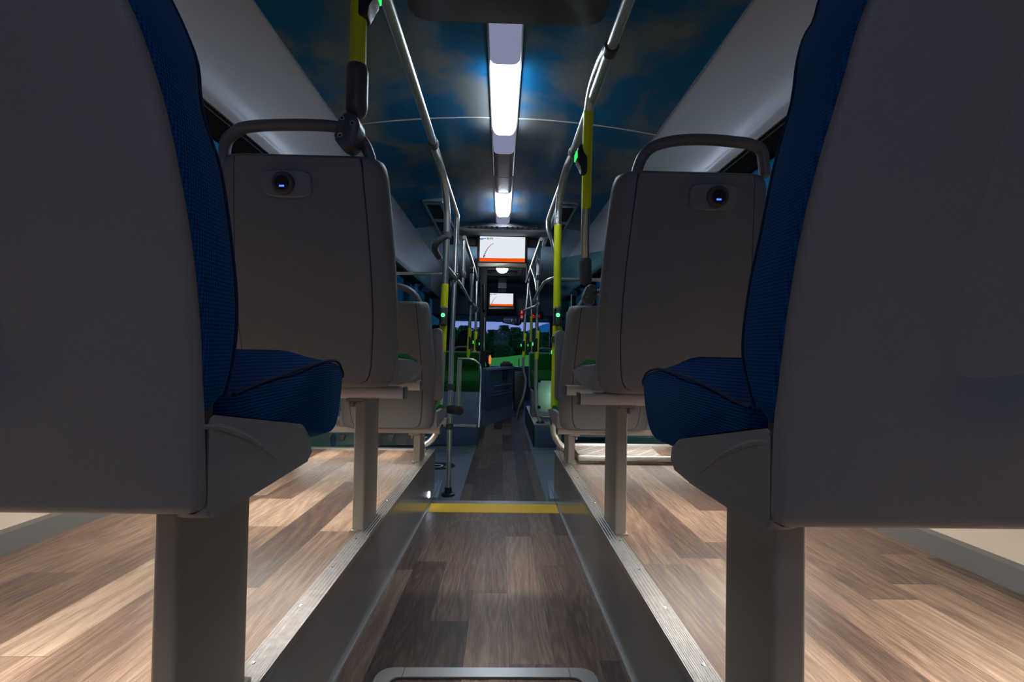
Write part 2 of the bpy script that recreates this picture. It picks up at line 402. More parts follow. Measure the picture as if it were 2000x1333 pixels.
for s, nm in ((-1, 'left'), (1, 'right')):
    bm = B(); xa, xb = sorted((s*.345, s*.36))
    loft(bm, [[(xa, y, (AZ(y)-.06 if y < YS else 0)), (xb, y, (AZ(y)-.06 if y < YS else 0)), (xb, y, PZ(y)-.012), (xa, y, PZ(y)-.012)] for y in (YR, 0, 1, 2, YS-.001, YS, YP)])
    struct('wall_aisle_'+nm, bm, 'kick', f'glossy grey side panel of the aisle below the {nm} raised floor', 'panel')
    bm = B(); xa, xb = sorted((s*.36, s*HW)); box(bm, xa, xb, YP-.015, YP, 0, PZ(YP)-.03)
    struct('wall_platform_end_'+nm, bm, 'kick', f'grey end panel where the {nm} raised floor stops', 'panel')
    xa, xb = sorted((s*.341, s*.388))
    t = obj('trim_1' if s < 0 else 'trim_2', slab(B(), xa, xb, YR, YP+.003, lambda y: PZ(y)+.004, .016), 'rib', loc=(0, 0, 0)); t['kind'] = 'structure'
    tag(t, f'ribbed aluminium edge strip along the {nm} raised floor', 'trim')
    bm = B()
    for k in range(14):
        y = .25+k*.19; disc(bm, (s*.374, y, PZ(y)+.0035), (0, 0, 1), .0045, .0018, 10, .003)
    obj('rivet', bm, 'screw', t)
    bm = B(); xa, xb = sorted((s*.338, s*.346)); slab(bm, xa, xb, YR, YS-.1, lambda y: AZ(y)+.006, .008)
    t = obj('trim_3' if s < 0 else 'trim_4', bm, 'alu', loc=(0, 0, 0)); t['kind'] = 'structure'; tag(t, f'thin pale sealing bead at the foot of the {nm} aisle panel', 'trim')
    # pale end trim of the raised floor
    bm = B(); xa, xb = sorted((s*.392, s*HW)); slab(bm, xa, xb, YP-.03, YP+.004, lambda y: PZ(YP)+.008, .02)
    t = obj('trim_5' if s < 0 else 'trim_6', bm, 'alu', loc=(0, 0, 0)); t['kind'] = 'structure'; tag(t, f'pale metal trim across the front end of the {nm} raised floor', 'trim')
# step at the aisle end
st = thing('step_edge', 'step edge with a yellow strip and an aluminium nosing across the aisle', 'step edge', (0, YS, AZ(YS)-.02)); st['kind'] = 'structure'
slab_y = slab(B(), -.343, .343, YS-.225, YS-.06, lambda y: AZ(y)+.002, .03); obj('yellow_strip', slab_y, 'stripe', st, 'yellow safety strip')
obj('nosing', slab(B(), -.343, .343, YS-.06, YS, lambda y: AZ(y)+.003, .03), 'alu', st)
bm = B()
for k in range(4): disc(bm, (-.27+.18*k, YS-.03, AZ(YS)+.0025), (0, 0, 1), .005, .002, 10)
obj('screw', bm, 'screw', st)
bm = B(); box(bm, -.345, .345, YS-.02, YS-.005, -.0, AZ(YS)-.025); struct('wall_riser', bm, 'kick', 'riser of the step between rear aisle and low floor', 'panel')

# ceiling
CZ = lambda x: 2.29-.07*(x/.84)**2
def arch(bm, x0, x1, y0, y1, dz=0, t=.02, n=16):
    R1 = []
    for y in (y0, y1):
        up = [(x0+(x1-x0)*k/n, y, CZ(x0+(x1-x0)*k/n)+dz) for k in range(n+1)]
        R1.append(up+[(p[0], p[1], p[2]+t) for p in reversed(up)])
    loft(bm, R1); return bm
struct('ceiling', arch(B(), -.84, .84, YR, 4.78), 'ceil', 'arched ceiling printed with blue sky and grey clouds', 'ceiling')
struct('ceiling_front', arch(B(), -.84, .84, 4.78, 9.35), 'frontgrey', 'blue-grey roof panels above the front of the bus', 'ceiling')
t = obj('trim_7', arch(B(), -.84, .84, 2.592, 2.60, -.0035, .005), 'seam', loc=(0, 0, 0)); t['kind'] = 'structure'; tag(t, 'thin pale seam strip arching across the cloud ceiling', 'trim')
prof_c = crv([(.845, 0, 2.222), (.90, 0, 2.205), (.97, 0, 2.172), (1.035, 0, 2.125), (1.075, 0, 2.075), (1.092, 0, 2.03), (1.098, 0, 2.0), (1.12, 0, 1.975)], 6)
WZ0, WZ1 = 1.18, 1.965
for s, nm in ((-1, 'left'), (1, 'right')):
    bm = B(); up = [(s*p.x, p.z) for p in prof_c]; poly = up+[(s*1.14, 1.985), (s*1.14, 2.26), (s*.845, 2.26)]
    prism(bm, poly, 'y', YR, 9.2); struct('cove_'+nm, bm, 'cove', f'curved satin grey roof cove above the {nm} windows', 'roof panel')
    bm = B(); xa, xb = sorted((s*1.141, s*(HW+.04))); box(bm, xa, xb, YR, 9.2, WZ1, 2.2)
    struct('wall_header_'+nm, bm, 'dark', f'dark recess between the {nm} windows and the roof cove', 'wall')
    xa, xb = sorted((s*HW, s*(HW+.05))); bm = B(); box(bm, xa, xb, YR, YF, -.05, WZ0)
    struct('wall_'+nm, bm, 'wall', f'cream lower side wall panel on the {nm} of the bus', 'wall')
    # pillars
    for k, y in enumerate((YR+.03, .72, 2.75, 4.75, 6.6, 8.4)):
        bm = B(); xa, xb = sorted((s*(HW-.012), s*(HW+.05))); box(bm, xa, xb, y-.05, y+.05, WZ0-.001, WZ1+.001)
        struct('pillar_'+nm, bm, 'dark', f'dark window pillar on the {nm} side', 'pillar')
    ys = (YR, .72, 2.75, 4.75, 6.6, 8.4, YF)
    for k in range(6):
        n = k+1 if s < 0 else k+7
        bm = B(); xa, xb = sorted((s*(HW+.02), s*(HW+.026))); box(bm, xa, xb, ys[k]+.05, ys[k+1]-.05 if k < 5 else YF-.05, WZ0, WZ1)
        o = obj('window_%d' % n, bm, 'winglass', loc=(s*HW, (ys[k]+ys[k+1])/2, WZ0)); o['kind'] = 'structure'; tag(o, f'tinted side window, number {"one two three four five six".split()[k]} from the rear on the {nm}', 'window')
    bm = B(); xa, xb = sorted((s*(HW-.035), s*HW)); slab(bm, xa, xb, YR, YP, lambda y: PZ(y)+.055, .055)
    o = obj('baseboard_'+nm, bm, 'base', loc=(0, 0, 0)); o['kind'] = 'structure'; tag(o, f'grey baseboard strip along the {nm} side wall', 'baseboard')
struct('wall_rear', box(B(), -1.3, 1.3, YR-.05, YR, -.05, 1.25), 'wall', 'rear wall of the bus behind the camera', 'wall')
o = obj('window_13', box(B(), -1.2, 1.2, YR-.03, YR-.024, 1.25, 2.2), 'rearglass'); o['kind'] = 'structure'; tag(o, 'rear window behind the last seats', 'window')
struct('wall_front', box(B(), -1.3, 1.3, YF, YF+.04, -.05, .70), 'navy', 'dark lower front wall below the windscreen', 'wall')
# windscreen header (destination box) and windscreen
bm = B(); prism(bm, rpoly([(8.9, 1.66), (8.9, 2.03), (8.55, 2.205), (YF, 2.205), (YF, 1.63)], [.04, .08, 0, 0, 0]), 'x', -1.25, 1.25)
struct('ceiling_cap', box(B(), -1.3, 1.3, 9.3, YF+.04, 2.215, 2.34), 'navy', 'roof above the windscreen header', 'ceiling')
struct('wall_header_front', bm, 'navy', 'dark panel above the windscreen', 'wall')
ws = obj('window_14', box(B(), -1.25, 1.25, YF, YF+.008, .70, 1.64), 'windshield'); ws['kind'] = 'structure'; tag(ws, 'large windscreen looking out on a green meadow and dark trees', 'window')
for s, nm in ((-1, 'left'), (1, 'right')):
    bm = B(); xa, xb = sorted((s*1.04, s*1.27)); box(bm, xa, xb, YF-.15, YF+.03, .6, 1.66); struct('pillar_front_'+nm, bm, 'dark', f'dark windscreen pillar on the {nm}', 'pillar')
# thin cross strip of floor, both sides
for s in (-1, 1):
    bm = B(); xa, xb = sorted((s*.36, s*1.2)) if s > 0 else (-1.2, -.25); box(bm, xa, xb, 4.93, 4.97, .001, .004)
    t = obj('trim_8' if s < 0 else 'trim_9', bm, 'alu', loc=(0, 0, 0)); t['kind'] = 'structure'; tag(t, 'pale floor joint strip beside the %s wheel box' % ('left' if s < 0 else 'right'), 'trim')

# ------------------------------------------------------------------ ceiling lamp strips
def lamp(name, label, y0, y1, lens, cx=.02, w=.064, dim=True):
    r = thing(name, label, 'ceiling lamp', (cx, (y0+y1)/2, 2.25), 'ceiling lamp strip sections')
    def band(ya, yb, n=10, w=w, dip=.018, inset=0):
        bm = B(); rr = []
        steps = max(2, int((yb-ya)/.02))
        for j in range(steps+1):
            y = ya+(yb-ya)*j/steps
            pts = [(cx-w+2*w*k/n, y, 2.286-dip*(1-((k/n-.5)*2)**6)) for k in range(n+1)]
            rr.append(pts+[(cx+w, y, 2.295), (cx-w, y, 2.295)])
        loft(bm, rr); return bm
    la, lb = lens
    if la > y0: obj('cover', band(y0, la-.03), 'lensdim' if dim else 'trough', r, 'dimly lit lens' if dim else None)
    obj('lens_end', band(la-.03, la, dip=.030), 'lensedge', r, 'softly lit lens end')
    bm = band(la, lb, w=w, dip=.045)
    obj('lens', bm, 'lens', r, 'brightly lit white lens')
    obj('lens_end', band(lb, lb+.03, dip=.030), 'lensedge', r, 'softly lit lens end')
    lb += .03
    if lb < y1:
        ym = lb+.30 if y1-lb > .4 else y1
        obj('cover', band(lb, ym), 'lensdim', r, 'dimly lit lens')
        if ym < y1: obj('end_cover', band(ym, y1), 'troughdark', r, 'dark grey cover')
    for q in (-1, 1):
        bm = B(); box(bm, cx+q*(w+.004)-.004, cx+q*(w+.004)+.004, y0, y1, 2.279, 2.292, .002); obj('side_rail', bm, 'alu', r)
    return r
lamp('ceiling_lamp', 'large bright ceiling lamp nearest the camera beside the roof hatch', 1.45, 3.44, (2.10, 2.70))
lamp('ceiling_lamp', 'shorter bright ceiling lamp just behind the front air duct', 3.45, 4.74, (3.84, 4.38), w=.062, dim=False)
lamp('ceiling_lamp', 'unseen ceiling lamp added behind the camera as fill', -1.1, .9, (-.78, -.62))  # unseen fill lamp added to light the near seat backs

# roof hatch
rh = thing('roof_hatch', 'dark rounded roof hatch cover at the top edge of the picture', 'hatch', (.03, 1.4, 2.25))
bm = B(); prism(bm, rpoly([(-.32, .95), (.375, .95), (.375, 1.76), (-.32, 1.76)], .06), 'z', 2.235, 2.30, .008); obj('cover', bm, 'darkpl', rh)
bm = B(); prism(bm, rpoly([(-.2, 1.05), (.26, 1.05), (.26, 1.6), (-.2, 1.6)], .05), 'z', 2.228, 2.24, .004); obj('inner_panel', bm, 'black', rh)

# ------------------------------------------------------------------ seats
def lamp_under(parent, x0, x1, y, z, mat='seatlamp'):
    bm = B(); box(bm, x0, x1, y-.035, y+.035, z, z+.02, .003); h = obj('under_seat_or_fill_lamp', bm, 'post', parent)
    bm = B(); box(bm, x0+.03, x1-.03, y-.022, y+.022, z-.006, z+.001); obj('lamp_lens', bm, mat, h, 'lit warm white lamp lens')
    bm = B(); box(bm, x0, x1, y-.04, y-.035, z-.010, z+.02); box(bm, x0, x1, y+.035, y+.04, z-.012, z+.02); obj('lamp_shield', bm, 'post', h)

def near_seat(side, label, edge, front, cush, flap, ridge, post, pw, width=.46):
    s = side                                   # +1 right, -1 left ; inner edge faces the aisle
    E = [at(*p) for p in edge]; fn = curve_fn([(p.z, p.x, p.y) for p in E]); zt = max(p.z for p in E); zb = min(p.z for p in E)
    root = thing('passenger_seat', label, 'seat', (E[-1].x+s*.23, .7, PZ(.7)))
    # hard shell
    rings = []; NZ = 56; T = .016
    def dep(u, z):
        uu = u if s > 0 else 1-u               # 0 at the inner edge
        h = .020*sm(.26, .50, uu+.10*(z-1.0))*sm(.96, 1.04, z-.05*(uu-.5))*(1-sm(1.5, 1.6, z))
        pass  # underside curls forward
        return h
    zs = [zb+(zt-zb)*k/NZ for k in range(NZ+1)]
    def lev(z, ins, fw):
        xi, y = fn(z); a, b = sorted((xi+s*ins, xi+s*(width-ins))); 
        return ring(a, b, y+fw, y+T+.001*0+max(fw, 0)*.0+.0, z, .010, .006, 26, dep)
    for d, i in ((0, .012), (.004, .005), (.010, .001)): rings.append(lev(zb+d, i, i*.8))
    for z in zs[1:-1]:
        if z > zb+.014 and z < zt-.06: rings.append(lev(z, 0, 0))
    for d, i in ((.05, .004), (.03, .02), (.012, .045), (.0, .09)): rings.append(lev(zt-d, i, i*.15))
    bm = B(); loft(bm, rings); obj('backrest_shell', bm, 'shell', root, ang=60)
    # back cushion
    fr = []
    for px, py in front:
        xg = E[-1].x
        for _ in range(6):
            p = atx(px, py, xg); xg = fn(p.z)[0]-s*.003
        fr.append((p.z, p.y, 0))
    th = fr[0][1]-fn(fr[0][0])[1]; fr += [(z, fn(z)[1]+th, 0) for z in (fr[0][0]+.08, fr[0][0]+.16, zt)]
    ff = curve_fn(fr); zc0 = min(f[0] for f in fr); zc1 = zt-.02
    rings = []
    for k in range(41):
        z = zc0+(zc1-zc0)*k/40; xi, y = fn(z); yf = ff(z)[0]; a, b = sorted((xi-s*.003, xi+s*(width+.003)))
        e = 0
        if k > 36: e = (k-36)**2*.003
        if k < 2: e = (2-k)*.006
        rings.append(ring(a+e, b-e, y+.0125,  max(yf-e, y+T+.02), z, .004, .016, 14, lambda u, z: .028*sm(.02, .14, min(u, 1-u))))
    bm = B(); loft(bm, rings); bc = obj('back_cushion', bm, 'blue', root, 'blue waffle-knit back cushion', ang=60)
    pp = [V((fn(z)[0]-s*.001, ff(z)[0]-.006, z)) for z in [zc0+.02+(zc1-.1-zc0)*k/30 for k in range(31)]]
    obj('piping', tube(B(), pp, .0022, 8), 'bluepipe', bc)
    # seat cushion
    xi = E[-1].x+s*.012
    P = [atx(px, py, xi) for px, py in cush['edge']]    # from rear-top forward, over the nose, back along the underside
    nt_ = cush['ntop']; prof = [(p.y, p.z) for p in P]
    ztop = cush['crown']
    top = crv([V((y, z, 0)) for y, z in prof[:nt_]], 8); rest = crv([V((y, z, 0)) for y, z in prof[nt_-1:]], 6)[1:]
    edge_p = [(p.x, p.y) for p in top+rest]; NT_ = len(top)
    y0 = edge_p[0][0]; y1 = max(p[0] for p in edge_p)
    wid = .45; rings = []
    for k in range(25):
        u = k/24; xx = xi+s*wid*u; inn = min(u, 1-u)*wid
        e = .012*(1-sm(0, .018, inn)); cr = sm(.0, .13, inn)
        rg = []
        for i, (y, z) in enumerate(edge_p):
            yy = y; zz = z
            if i < NT_: zz = z+(max(ztop, z)-z)*cr+.004*cr
            else:
                yy = y+.012*cr if y > y1-.1 else y
            cy, cz = (y0+y1)/2, sum(p[1] for p in edge_p)/len(edge_p)
            L = math.hypot(yy-cy, zz-cz) or 1
            rg.append((xx, yy-(yy-cy)/L*e, zz-(zz-cz)/L*e))
        rings.append(rg)
    bm = B(); loft(bm, rings); sc = obj('seat_cushion', bm, 'bluerib', root, 'blue ribbed seat cushion', ang=60)
    obj('piping', tube(B(), [V((xi+s*.003, y, z+.001)) for y, z in edge_p[2:NT_+1]], .0024, 8), 'bluepipe', sc)
    # grey side bracket
    xf = E[-1].x+s*.004; Pf = [atx(px, py, xf) for px, py in flap]; yg = fn(.93)[1]
    for p in Pf: p.y = max(p.y, yg+.0235)
    bm = B(); prism(bm, rpoly([(p.y, p.z) for p in Pf], .012, 4), 'x', xf, xf+s*.035, .005)
    rd = crv([atx(px, py, xf) for px, py in ridge], 8); tube(bm, [V((xf+s*.0012, p.y, p.z)) for p in rd], [.0008+.0042*math.sin(math.pi*min(1, .08+k/(len(rd)-1))) for k in range(len(rd))], 8)
    obj('side_cover', bm, 'shell2', root)
    bm = B(); box(bm, *sorted((E[-1].x+s*.006, E[-1].x+s*.02)), yg+.010, yg+.032, .872, .985); obj('gap_shade', bm, 'groove', root)  # dark strip standing in for shade between shell and side cover
    # pedestal
    (yn, yf_, xp) = post; bm = B(); a, b = sorted((xp, xp+s*pw)); zf = PZ((yn+yf_)/2)
    prism(bm, rpoly([(a, yn), (b, yn), (b, yf_), (a, yf_)], .007, 3), 'z', zf, .90)
    a2, b2 = sorted((xp-s*.006, xp+s*(pw+.006))); box(bm, a2, b2, yn-.006, yf_+.006, PZ(yn)-.002, PZ(yn)+.006, .002)
    obj('pedestal', bm, 'post', root)
    bm = B(); xo = s*(HW-.005); xs = xi+s*.03
    a, b = sorted((xs, xo))
    for y in (yn+.005, yf_+.02): box(bm, a, b, y, y+.04, .876, .908, .006)
    obj('cross_bar', bm, 'bar', root)
    a, b = sorted((xi+s*.06, xi+s*.75)); lamp_under(root, a, b, (yn+yf_)/2+.03, .876)
    return root

near_seat(-1, 'blue seat nearest the camera on the left, grey shell cropped by the frame', 
    [(-260, -800, .345), (30, -330, .385), (150, -150, .405), (240, 0, .42), (300, 170, .438), (335, 320, .452), (362, 480, .467), (377, 620, .48), (384, 780, .49), (388, 920, .497), (390, 1012, .50)],
    [(345, 0), (402, 200), (440, 335), (461, 480), (471, 600), (466, 690), (449, 775), (444, 812)],
    dict(edge=[(449, 778), (500, 755), (560, 733), (610, 715), (645, 706), (664, 710), (673, 730), (668, 785), (657, 838), (630, 854), (585, 846), (520, 828), (446, 815)], ntop=7, crown=1.028),
    [(394, 814), (592, 829), (611, 868), (607, 898), (494, 968), (414, 1016), (398, 1006)], [(398, 834), (440, 838), (500, 866), (566, 920)],
    (.602, .770, -.36), .032)
near_seat(1, 'blue seat nearest the camera on the right, grey shell cropped by the frame',
    [(2190, -800, .365), (1930, -330, .405), (1800, -160, .43), (1705, 0, .45), (1657, 160, .467), (1614, 300, .48), (1577, 450, .495), (1551, 600, .508), (1532, 750, .518), (1522, 850, .523), (1516, 1036, .528)],
    [(1588, 0), (1545, 150), (1514, 290), (1480, 450), (1455, 570), (1443, 680), (1452, 740), (1475, 835)],
    dict(edge=[(1471, 803), (1430, 785), (1380, 757), (1330, 735), (1285, 722), (1262, 728), (1253, 745), (1258, 800), (1270, 850), (1300, 874), (1330, 868), (1400, 853), (1476, 840)], ntop=7, crown=1.028),
    [(1511, 838), (1326, 858), (1308, 880), (1312, 914), (1352, 948), (1490, 1038), (1509, 1028)], [(1505, 864), (1460, 868), (1400, 898), (1345, 944)],
    (.588, .715, .36), .042)

def coach_seat(side, label, cx, yb, zb, zt, rec, hwb, hwt, ypost, inner_bar, hpix, hd, usb=None, arm=None, post_w=.034, joint=None):
    s = side
    root = thing('passenger_seat', label, 'seat', (cx, yb+.2, PZ(yb+.2)))
    Y = lambda z: yb-rec*(z-zb)/(zt-zb)
    HWf = lambda z: hwb+(hwt-hwb)*sm(zb, zt, z)+.012*math.sin(math.pi*min(1, max(0, (z-zb)/(zt-zb))))
    rings = []; N = 26
    for d, i in ((0, .03), (.006, .012), (.018, .003)):
        z = zb+d; rings.append(ring(cx-HWf(z)+i, cx+HWf(z)-i, Y(z)+i*.6, Y(z)+.075, z, .055, .01, 10))
    for k in range(1, N):
        z = zb+(zt-zb)*k/N
        if zb+.03 < z < zt-.04: rings.append(ring(cx-HWf(z), cx+HWf(z), Y(z), Y(z)+.075, z, .055, .01, 10))
    for d, i in ((.035, .002), (.016, .008), (.004, .018), (0, .03)):
        z = zt-d; rings.append(ring(cx-HWf(z)+i*.5, cx+HWf(z)-i*.5, Y(z)+i*.5, Y(z)+.075, z, .05, .01, 10))
    bm = B(); loft(bm, rings); sh = obj('backrest_shell', bm, 'shell', root, ang=60)
    # raised back panel with its seam
    for nm, mt, g, o_, t_ in (('panel_seam', 'groove', .0035, .0012, .02), ('back_panel', 'shell', 0, .004, .02)):
        bm = B(); rings = []
        zs = [zb+.012, zb+.02, zb+.035]+[zb+.06+(zt-.09-zb)*k/12 for k in range(13)]+[zt-.02, zt-.012]
        for q, z in enumerate(zs):
            w = HWf(z)-.056-.006*sm(zb+.2, zb, z)
            e = (.03, .012, .004)[q] if q < 3 else (.002 if q >= len(zs)-2 else 0)
            rings.append(ring(cx-w+e-g, cx+w-e+g, Y(z)-o_, Y(z)+t_, z, .004, .002, 8))
        loft(bm, rings); obj(nm, bm, mt, sh)
    # green upholstery on the front side and the seat pan with its wing
    bm = B(); rings = []
    for k in range(15):
        z = zb+.05+(zt-.09-zb)*k/14; w = HWf(z)-.035; rings.append(ring(cx-w, cx+w, Y(z)+.07, Y(z)+.10+.01*math.sin(k/14*math.pi), z, .004, .02, 8))
    loft(bm, rings); obj('back_cushion', bm, 'green', root, 'green back cushion')
    pp = [(yb+.03, zb+.005), (yb+.03, zb+.085), (yb+.25, zb+.075), (yb+.44, zb+.052), (yb+.455, zb+.042), (yb+.42, zb+.026), (yb+.25, zb+.008)]
    bm = B(); prism(bm, rpoly(pp, .006, 3), 'x', cx-hwb-.012, cx+hwb+.012, .004); obj('seat_pan', bm, 'shell2', root)
    pp = [(yb+.06, zb+.07), (yb+.06, zb+.10), (yb+.25, zb+.095), (yb+.42, zb+.072), (yb+.45, zb+.054), (yb+.25, zb+.06)]
    bm = B(); prism(bm, rpoly(pp, .008, 3), 'x', cx-hwb+.004, cx+hwb-.004, .006); obj('seat_cushion', bm, 'green', root, 'green seat cushion')
    # bars and pedestal
    a, b = sorted((inner_bar, s*(HW-.005))); bb = B()
    rb = rpoly([(ypost-.015, zb-.036), (ypost+.03, zb-.036), (ypost+.03, zb-.001), (ypost-.015, zb-.001)], .009, 3); prism(bb, rb, 'x', a, b)
    cb = obj('cross_bar', bb, 'bar', root)
    ea, eb = sorted((inner_bar-s*.006, inner_bar)); bm = B(); prism(bm, rb, 'x', ea, eb); obj('end_cap', bm, 'darkpl', cb)
    bb = B(); rb2 = [(y+.30, z) for y, z in rb]; prism(bb, rb2, 'x', a, b); cb = obj('cross_bar', bb, 'bar', root)
    bm = B(); prism(bm, rb2, 'x', ea, eb); obj('end_cap', bm, 'darkpl', cb)
    xp = s*.372; a, b = sorted((xp, xp+s*post_w)); bm = B()
    y0, y1 = ypost, ypost+.155; prism(bm, rpoly([(a, y0), (b, y0), (b, y1), (a, y1)], .006, 3), 'z', PZ(y0)-.004, zb-.034)
    a2, b2 = sorted((xp+s*.001, xp+s*(post_w+.006))); box(bm, a2, b2, y0-.005, y1+.004, PZ(y0)-.006, PZ(y0)+.006, .002)
    pd = obj('pedestal', bm, 'post', root)
    bm = B(); a3, b3 = sorted((xp+s*.005, xp+s*(post_w+.022))); box(bm, a3, b3, y0-.012, y0+.05, zb-.045, zb-.035, .002); box(bm, *sorted((xp+s*(post_w+.002), xp+s*(post_w+.012))), y0-.006, y0+.02, zb-.062, zb-.044, .002); obj('clamp_plate', bm, 'post', pd)
    a, b = sorted((inner_bar+s*.12, inner_bar+s*.80)); lamp_under(root, a, b, ypost+.17, zb-.026, 'seatlamp' if zb > .8 else 'seatlamplow')
    # grab handle
    hp = crv([at(px, py, hd) for px, py in hpix], 7)
    obj('grab_handle', tube(B(), hp, .0165, 16, flat=.9), 'handle', root)
    if usb:
        px, py, d = usb; c = at(px, py, d); z = c.z; y = Y(z)-.004; nrm = V((0, -1, -.16)).normalized()
        up = V((0, -.16, 1)).normalized()
        def P2(u, v, o): return V((c.x, y, z))+V((1, 0, 0))*u+up*v+nrm*o
        ol = []
        w, h = .062, .034
        poly = [(-w, -h+.006), (-w*.5, -h-.001), (w*.5, -h-.001), (w, -h+.006), (w+.003, 0), (w, h-.006), (w*.5, h+.001), (-w*.5, h+.001), (-w, h-.006), (-w-.003, 0)]
        poly = rpoly(poly, [.009, .02, .02, .009, .02, .009, .02, .02, .009, .02], 4)
        bm = B(); loft(bm, [[P2(a, b, -.004) for a, b in poly], [P2(a, b, .005) for a, b in poly], [P2(a*.96, b*.93, .008) for a, b in poly]])
        u = obj('usb_socket_plate', bm, 'shell2', root, 'oval plate with a round charging socket')
        off = -.008*s*-1 if s > 0 else -.007
        def cyl(r0, r1, o0, o1, n=28): return [[P2(off+r0*math.cos(math.tau*k/n), r0*math.sin(math.tau*k/n), o0) for k in range(n)], [P2(off+r1*math.cos(math.tau*k/n), r1*math.sin(math.tau*k/n), o1) for k in range(n)]]
        bm = B(); a = cyl(.030, .028, .005, .016); b2 = cyl(.0275, .02, .018, .018); loft(bm, a+b2[:1]+cyl(.0255, .0195, .020, .0195)[:2]); obj('socket_ring', bm, 'darkpl', u)
        bm = B(); loft(bm, cyl(.0185, .0183, .015, .0205)); obj('socket', bm, 'black', u)
        bm = B(); prism_pts = [(-.0062, -.0022), (.0062, -.0022), (.0062, .0022), (-.0062, .0022)]
        loft(bm, [[P2(off+p, q-.0085, .0200) for p, q in prism_pts], [P2(off+p, q-.0085, .0212) for p, q in prism_pts]]); obj('indicator_light', bm, 'ledb', u, 'glowing blue indicator light')
    if arm:
        (xa, ya0, ya1, wpx, d, py) = arm
        pts = [at(xa+(.0), ya0, d), at(xa, ya1, d)]
        w = wpx*d/F/2; bm = B(); c0, c1 = pts
        poly = rpoly([(c0.x-w, c0.z), (c0.x+w, c0.z), (c1.x+w*1.1, c1.z), (c1.x-w*1.1, c1.z)], w*.95, 5); prism(bm, poly, 'y', d-.03, d+.035, .006)
        ar = obj('armrest', bm, 'shell2', root, 'grey armrest folded upright')
        q = at(xa-s*-1*0, py, d); bm = B(); a, b = sorted((q.x-s*.0, q.x+s*.085)); tube(bm, [(a, d, q.z), (b, d, q.z)], .03, 16); obj('hinge', bm, 'shell2', ar)
    if joint:
        px, py, d = joint; c = at(px, py, d); q = s
    return root

coach_seat(-1, 'grey-backed seat in front of the blue left seat, its handle carrying a pole socket', -.514, 1.385, .925, 1.545, .115, .232, .219, 1.455, -.262,
    [(729, 345), (722, 305), (708, 275), (684, 255), (640, 246), (560, 244), (485, 248), (458, 260), (441, 281), (438, 325)], 1.305, usb=(568, 364, 1.30))
coach_seat(1, 'grey-backed seat in front of the blue right seat, with an open grab handle', .540, 1.395, .917, 1.53, .115, .228, .212, 1.445, .262,
    [(1237, 372), (1244, 335), (1256, 305), (1278, 286), (1320, 275), (1380, 273), (1440, 278), (1468, 283), (1488, 297), (1494, 345)], 1.315, usb=(1389, 388, 1.30))
coach_seat(-1, 'lower grey seat by the left end of the raised floor, armrest folded up', -.512, 2.33, .650, 1.255, .115, .222, .200, 2.455, -.275,
    [(826, 618), (818, 590), (803, 570), (780, 560), (740, 556), (690, 558), (670, 570), (662, 610)], 2.25, arm=(854, 642, 782, 19, 2.36, 765))
coach_seat(1, 'lower grey seat at the right raised floor end, yellow-sleeved pole on its handle', .530, 2.33, .655, 1.25, .115, .216, .195, 2.455, .318,
    [(1121, 632), (1130, 605), (1146, 583), (1170, 571), (1210, 567), (1250, 570), (1275, 585), (1282, 618)], 2.25, arm=(1094, 646, 784, 18, 2.40, 770))

# unseen rear bench added to carry fill lamps behind the camera
for s, nm in ((-1, 'left'), (1, 'right')):
    r = thing('added_rear_bench', f'unseen blue rear bench added to carry fill lamps on the {nm}', 'seat', (s*.8, -.75, PZ(-.75)))
    xa, xb = sorted((s*.36, s*1.22)); bm = B(); box(bm, xa, xb, -.95, -.38, .90, 1.0, .03); obj('seat_cushion', bm, 'bluerib', r)
    bm = B(); box(bm, xa, xb, -1.12, -.93, .90, 1.28, .04); obj('back_cushion', bm, 'blue', r)
    bm = B(); box(bm, xa+.02, xb-.02, -.95, -.42, .865, .905, .006); obj('seat_frame', bm, 'post', r)
    for x in (s*.42, s*1.15): bm = B(); box(bm, x-.02, x+.02, -.75, -.6, PZ(-.7)-.002, .87, .004); obj('leg', bm, 'post', r)
    lamp_under(r, xa+.08, xb-.08, -.46, .845)

# ------------------------------------------------------------------ poles and rails
def button(parent, c, dirx, ledfront=False, lit='ledg', sc=1.0):
    """stop button housing on a pole. dirx: side it points to; ledfront: LED facing the camera"""
    c = V(c)
    if ledfront:
        bm = B(); box(bm, c.x-.019*sc, c.x+.019*sc, c.y-.045*sc, c.y+.02*sc, c.z-.055*sc, c.z+.055*sc, .012*sc, 3)
        h = obj('stop_button', bm, 'darkpl', parent, 'dark stop button housing')
        bm = B(); disc(bm, c+V((0, -.046*sc, .006*sc)), (0, -1, .1), .0115*sc, .006*sc, 18, .009*sc); obj('button_light', bm, 'ledgc', h, 'lit green button light')
    else:
        s = dirx; pl = [(0, .062), (.016, .062), (.030, .050), (.044, .030), (.046, -.012), (.030, -.040), (.022, -.066), (0, -.066)]
        poly = rpoly([(c.x+s*(a*sc-.006), c.z+b*sc) for a, b in pl], .008*sc, 3); bm = B(); prism(bm, poly, 'y', c.y-.024*sc, c.y+.024*sc, .006*sc)
        h = obj('stop_button', bm, 'black', parent, 'dark stop button housing')
        bm = B(); box(bm, *sorted((c.x+s*(.036*sc), c.x+s*(.043*sc))), c.y-.0255*sc, c.y+.0255*sc, c.z-.008*sc, c.z+.022*sc, .002); obj('button_light', bm, lit, h, 'lit green button light')
def collar(parent, p, r=.026, h=.03, d=(0, 0, 1), mat='darkpl', name='collar'):
    p = V(p); d = V(d).normalized(); bm = B(); tube(bm, [p-d*h, p-d*h*.8, p+d*h*.8, p+d*h], [r*.85, r, r, r*.85], 14); obj(name, bm, mat, parent)
